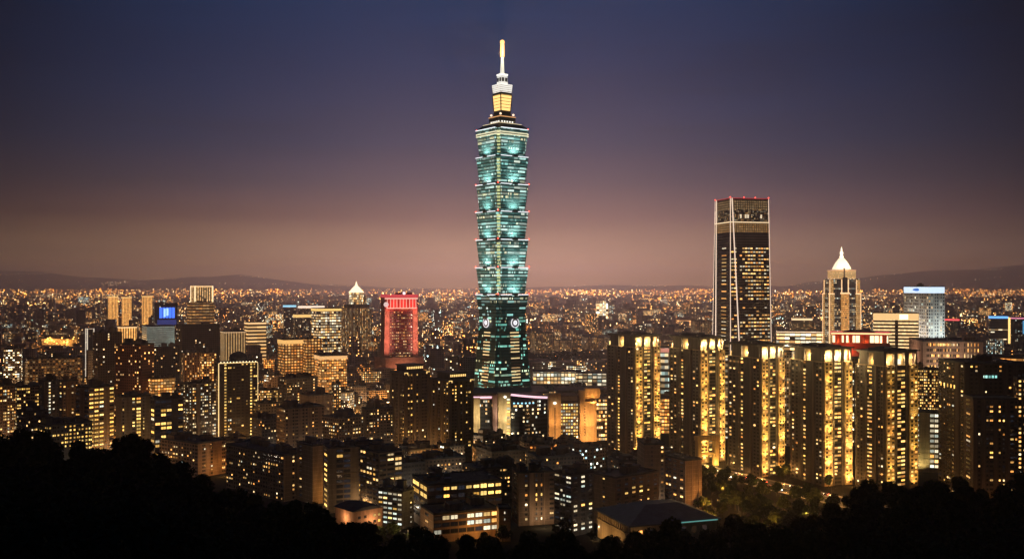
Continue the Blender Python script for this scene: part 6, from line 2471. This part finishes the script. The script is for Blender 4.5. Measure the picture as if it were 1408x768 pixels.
def leaf_mat(name, dark, light):
    m, t, b = new_mat(name)
    tcn = nd(t, 'ShaderNodeTexCoord')
    n = nd(t, 'ShaderNodeTexNoise')
    n.inputs['Scale'].default_value = .9
    n.inputs['Detail'].default_value = 3
    t.links.new(tcn.outputs['Object'], n.inputs['Vector'])
    t.links.new(ramp(t, n.outputs[0], [(.35, dark), (.65, light)]), b.inputs['Base Color'])
    b.inputs['Roughness'].default_value = .9
    b.inputs['Specular IOR Level'].default_value = 0.0
    return m


LEAF = [leaf_mat('foliage_dark', (.02, .034, .018), (.042, .065, .032)), leaf_mat('foliage_mid', (.045, .065, .02), (.10, .12, .04))]


def leaf_quad(mb, c, s, r):
    n = Vector((r.gauss(0, 1), r.gauss(0, 1), r.gauss(.5, 1))).normalized()
    u = n.orthogonal().normalized()
    v = n.cross(u)
    a = r.uniform(0, 6.28)
    u, v = u * math.cos(a) + v * math.sin(a), v * math.cos(a) - u * math.sin(a)
    c = Vector(c)
    mb.face([tuple(c - u * s), tuple(c + v * s * .6), tuple(c + u * s), tuple(c - v * s * .55)])


def tree_meshes(seed, H, spread, n_leaf, leaf):
    r = random.Random(seed)
    tr = MB()
    tr.tube((0, 0, -1.5), (r.uniform(-.2, .2), r.uniform(-.2, .2), H * .42), H * .028, H * .017, 7)
    lobes = []
    for k in range(r.randint(7, 10)):
        a, q = r.uniform(0, 6.28), r.uniform(.15, 1)
        zz = H * r.uniform(.42, .84)
        cxy = spread * q * (.62 if zz < H * .7 else .4)
        c = (math.cos(a) * cxy, math.sin(a) * cxy, zz)
        lobes.append((c, spread * r.uniform(.30, .52)))
        tr.tube((0, 0, H * r.uniform(.28, .42)), c, H * .012, H * .004, 5)
    lobes.append(((0, 0, H * .84), spread * .45))
    cr = MB()
    for k in range(n_leaf):
        c, rad = r.choice(lobes)
        d = Vector((r.gauss(0, 1), r.gauss(0, 1), r.gauss(0, .8))).normalized() * rad * r.uniform(.45, 1.06) ** .6
        leaf_quad(cr, (c[0] + d.x, c[1] + d.y, c[2] + d.z * .8), leaf * r.uniform(.6, 1.4), r)
    return tr.mesh('trunk', BARK), cr.mesh('crown', LEAF[seed % 2])


TREES = [tree_meshes(s_, H, sp, n, lf) for s_, H, sp, n, lf in ((1, 9.5, 5.2, 2600, .40), (2, 8.0, 4.4, 2200, .38), (3, 11.5, 4.6, 2600, .40), (4, 7.0, 4.8, 2200, .38))]
PTREES = [tree_meshes(s_, H, sp, n, lf) for s_, H, sp, n, lf in ((5, 11, 6.2, 900, .75), (7, 9, 5.4, 800, .72), (8, 13, 5.8, 900, .75))]


def tree(name, x, y, z, tm, sc, rz, label, group):
    root = empty(name, (x, y, z), rz)
    root.scale = (sc, sc, sc * random.Random(int(x * 31 + y)).uniform(.85, 1.15))
    tag(root, label, 'tree', group)
    obj('trunk', tm[0], root)
    obj('crown', tm[1], root)
    return root


rng = random.Random(12)
for k in range(160):
    px = -60 + 1540 * (k % 80 + rng.uniform(.1, .9)) / 80
    back = k < 80
    Yt = crest_dist(px) * (rng.uniform(.97, 1.04) if back else rng.uniform(.72, .93))
    x = PX(px, Yt)
    sc = rng.uniform(.86, 1.12)
    if rng.random() < .1 and back:
        sc *= 1.18
    tree('tree', x, Yt, hill_z(px, Yt) - .3, rng.choice(TREES), sc, rng.uniform(0, 6.28), 'dark leafy tree on the unlit wooded hill below the city', 'trees on the dark hill')
# shrubs closing the slope between the trees
mb = MB()
for k in range(34000):
    px = rng.uniform(-300, 1700)
    Yt = crest_dist(px) * (.12 + .92 * rng.random() ** .6)
    c = (PX(px, Yt), Yt, hill_z(px, Yt) + rng.uniform(.1, 2.6) * (1 + .6 * math.sin(px * .09 + Yt * .11)) * min(1, Yt / 120))
    leaf_quad(mb, c, rng.uniform(.5, 1.0) * min(1, .25 + Yt / 160), rng)
tag(mb.build('undergrowth', LEAF[0]), 'dark shrubs covering the hillside', 'undergrowth', kind='stuff')

# dark wooded mound behind the tall tower
mb = MB()
for k in range(5000):
    px = 733 + 108 * rng.betavariate(1.5, 1.5)
    f = (px - 733) / 108
    Yt = rng.uniform(2080, 2240)
    top = 24 * (1 - abs(2 * f - 1) ** 2.4) * (.75 + .25 * math.sin(px * .4)) + 4
    leaf_quad(mb, (PX(px, Yt), Yt, top * rng.uniform(.1, 1) + 8 * rng.random()), rng.uniform(1.5, 3), rng)
tag(mb.build('far_wood', LEAF[0]), 'dark wooded mound beyond the tall teal tower', 'woods', kind='stuff')

# ------------------------------------------------------------------ street lamps, park, cars
POLE = plain('lamp_pole', (.1, .1, .1), .5, .4)
mb = MB()
mb.tube((0, 0, 0), (0, 0, 7.6), .11, .07, 6)
mb.tube((0, 0, 7.6), (1.3, 0, 8.1), .06, .05, 5)
POLE_ME = mb.mesh('pole', POLE)
mb = MB()
mb.lathe([(.12, .32), (.42, .12), (.42, 0), (.1, -.06)], 1.35, 0, 8)
HOOD_ME = mb.mesh('hood', POLE)
GLOBE_ME = []
for nm, c, s_ in (('lamp_amber', (1, .56, .16), 26), ('lamp_yellow', (1, .70, .28), 24), ('lamp_white', (1, .92, .75), 18)):
    mb = MB()
    mb.lathe([(.05, -.60), (.50, -.34), (.55, -.09), (.12, -.062)], 1.35, 0, 8)
    GLOBE_ME.append(mb.mesh('globe', glow(nm, c, s_)))
LCOL = [(1, .44, .10), (1, .64, .32), (1, .85, .62)]


def street_lamp(x, y, z, rz, k, power, label, group, down=False):
    root = empty('street_lamp', (x, y, z), rz)
    tag(root, label, 'street lamp', group)
    obj('pole', POLE_ME, root)
    obj('hood', HOOD_ME, root)
    obj('globe', GLOBE_ME[k], root)
    if power:
        if down:
            lamp('lamp_light', 'SPOT', root, (1.35, 0, 7.5), power, LCOL[k], .35, (0, 0, -1), 168)
        else:
            lamp('lamp_light', 'POINT', root, (1.35, 0, 7.3), power, LCOL[k], .35)
    return root


rng = random.Random(41)
park = []
for k in range(6000):
    Yt = rng.uniform(690, 965)
    px = rng.uniform(962, 1150)
    x = PX(px, Yt)
    if on_road(x, Yt, -6) or collides(x, Yt, 4) or any((x - a) ** 2 + (Yt - b_) ** 2 < 48 for a, b_ in park):
        continue
    v = Vector((x, Yt)) - Vector(ROAD_A)
    if len(park) >= 78:
        break
    park.append((x, Yt))
    tree('tree', x, Yt, 0, rng.choice(PTREES), rng.uniform(.85, 1.25), rng.uniform(0, 6.28), 'lamp-lit leafy tree in the park beside the avenue', 'trees in the park by the avenue')
for k in range(20):
    x, y = road_pt(46 + k * 17.5 + rng.uniform(-3, 3), -19.5 + rng.uniform(-2, 2))
    if collides(x, y, -3):
        continue
    tree('tree', x, y, 0, rng.choice(PTREES), rng.uniform(.55, .85), rng.uniform(0, 6.28), 'street tree between the avenue and the gold-lit towers', 'street trees along the avenue')
foot = []
for k in range(1500):
    Yt = rng.uniform(598, 700)
    px = rng.uniform(420, 1010)
    x = PX(px, Yt)
    if collides(x, Yt, 3) or any((x - a) ** 2 + (Yt - b_) ** 2 < 50 for a, b_ in foot):
        continue
    foot.append((x, Yt))
    tree('tree', x, Yt, 0, rng.choice(PTREES), rng.uniform(.75, 1.15), rng.uniform(0, 6.28), 'dim leafy tree in the lanes at the foot of the low office and flats', 'trees at the foot of the hill')
    if len(foot) >= 40:
        break
n = 0
for k in range(900):
    Yt = rng.uniform(690, 985)
    px = rng.uniform(962, 1160)
    x = PX(px, Yt)
    if on_road(x, Yt, -8) or collides(x, Yt, 2) or any((x - a) ** 2 + (Yt - b_) ** 2 < 9 for a, b_ in park):
        continue
    street_lamp(x, Yt, 0, rng.uniform(0, 6.28), 0, 2600, 'glowing lamp between the park trees', 'lamps between the park trees')
    n += 1
    if n >= 60:
        break
s_ = 30.0
while s_ < RL - 120:
    for off, rz in ((-13.2, 1), (13.2, -1)):
        x, y = road_pt(s_, off)
        a = math.atan2(rn.y * rz, rn.x * rz)
        street_lamp(x, y, .13, a, 0, 13000, 'amber lamp along the avenue below the gold-lit towers', 'lamps along the avenue', True)
    s_ += 26
# lamps at the feet of the apartment blocks
def lane_lamp(cx, cyy, t, lx, ly, power, k=None):
    x, y = cx + math.cos(t) * lx - math.sin(t) * ly, cyy + math.sin(t) * lx + math.cos(t) * ly
    if collides(x, y, -6) or on_road(x, y, 2) or y < 560:
        return
    street_lamp(x, y, 0, rng.uniform(0, 6.28), rng.choice([0, 0, 1]) if k is None else k, power, 'amber lamp in the lanes between the apartment blocks', 'lamps in the lanes')


for i, (root, cx, cyy, t, w, d, h) in enumerate(NEAR):
    if cyy > 1300 or (i % 3 == 1 and cx > -150):
        continue
    lane_lamp(cx, cyy, t, w * .12, -d / 2 - 12, 3800 if cx > -150 else 5200, rng.choice([0, 1, 2]))
    if i % 2 and d > 12:
        lane_lamp(cx, cyy, t, -w / 2 - 14, -d * .1, 2800, rng.choice([0, 1, 1]))
n = 0
for i_, (root, look, lm, px, y, kn) in enumerate(singles):
    if y > 2300 or (px > 660 and y < 1500) or n >= 118:
        continue
    n += 1
    wl = [c for c in root.children if c.name.startswith('wall')][0]
    t = root.rotation_euler.z
    ww, dd = wl.dimensions.x, wl.dimensions.y
    lane_lamp(root.location.x, root.location.y, t, ww * rng.uniform(-.3, .3), -dd / 2 - 9, 40000 if y > 1300 else 15000, 0 if i_ % 3 else 1)

for px, Yq, pw in ((587, 1000, 15000), (655, 985, 15000), (914, 1030, 14000), (1003, 960, 7000), (1082, 900, 7000), (1174, 860, 6000), (846, 1010, 6000), (158, 925, 16000), (300, 1060, 16000), (378, 1150, 22000), (468, 1100, 22000), (532, 985, 22000)):
    lane_lamp(PX(px, Yq), Yq, 0, 0, 0, pw, 0)

CARP = [plain('car_paint_%d' % i, c, .3, .3, var=.03) for i, c in enumerate(((.5, .5, .5), (.05, .05, .06), (.3, .04, .03), (.6, .6, .58)))]
TYRE = plain('tyre', (.03, .03, .03), .8)
CGLASS = plain('car_glass', (.03, .035, .04), .1)


def car_meshes(paint):
    mb = MB()
    prof = [(-2.1, .35), (2.1, .35), (2.15, .7), (1.2, .88), (.55, 1.38), (-.95, 1.42), (-1.75, .95), (-2.15, .85)]
    n = len(prof)
    vs = [(x, -.85 + (.12 if z > 1 else 0), z) for x, z in prof] + [(x, .85 - (.12 if z > 1 else 0), z) for x, z in prof]
    mb.solid(vs, [tuple(range(n)), tuple(reversed(range(n, 2 * n)))] + [((i + 1) % n, i, n + i, n + (i + 1) % n) for i in range(n)])
    return mb.mesh('body', paint)


BODY = [car_meshes(p) for p in CARP]
mb = MB()
for sy in (-1, 1):
    mb.box(-1.1, .7, sy * .80 - .02, sy * .80 + .02, .95, 1.32)
mb.box(.60, 1.1, -.68, .68, .95, 1.25)
GLS = mb.mesh('cabin_glass', CGLASS)
mb = MB()
mb.tube((0, -.11, 0), (0, .11, 0), .32, n=10)
WHL = mb.mesh('wheel', TYRE)
mb = MB()
mb.box(-.06, .06, -.22, .22, -.1, .12)
HEAD = mb.mesh('headlight', glow('headlight', (1, .9, .7), 30))
TAIL = mb.mesh('tail_light', glow('tail_light', (1, .10, .04), 26))
TAIL.materials.clear()
TAIL = TAIL.copy()
HEAD.materials.clear()
HEAD.materials.append(MATS.get('headlight') or glow('headlight', (1, .9, .7), 30))
TAIL.name = 'tail_light'
TAIL.materials.append(glow('tail_light', (1, .10, .04), 26))
for k in range(58):
    lane = rng.choice([-9.6, -6.0 - 1.7, -3.2, 3.2, 7.7, 9.9])
    s_ = rng.uniform(40, RL - 130)
    x, y = road_pt(s_, lane)
    away = lane > 0
    ang = math.atan2(rd.y, rd.x) + (math.pi if away else 0)
    root = empty('car', (x, y, .02), ang)
    tag(root, 'small car seen by its red tail lights on the avenue' if away else 'small car with white headlights coming along the avenue', 'car', 'cars driving away on the avenue' if away else 'cars coming along the avenue')
    obj('body', rng.choice(BODY), root)
    obj('cabin_glass', GLS, root)
    for wx in (-1.3, 1.35):
        for wy in (-.76, .76):
            obj('wheel', WHL, root, (wx, wy, .32))
    for sy in (-.55, .55):
        obj('headlight', HEAD, root, (2.12, sy, .66))
        obj('tail_light', TAIL, root, (-2.14, sy, .74))

# ------------------------------------------------------------------ the air
m = bpy.data.materials.new('haze')
m.use_nodes = True
t = m.node_tree
t.nodes.clear()
pv = nd(t, 'ShaderNodeVolumePrincipled')
pv.inputs['Color'].default_value = (.92, .92, .98, 1)
pv.inputs['Density'].default_value = HAZE_DENSITY
pv.inputs['Anisotropy'].default_value = .76
mo = nd(t, 'ShaderNodeOutputMaterial')
t.links.new(pv.outputs[0], mo.inputs['Volume'])
mb = MB()
mb.box(-41000, 41000, -1600, 34000, -8, 716)
tag(mb.build('haze', m), kind='stuff')
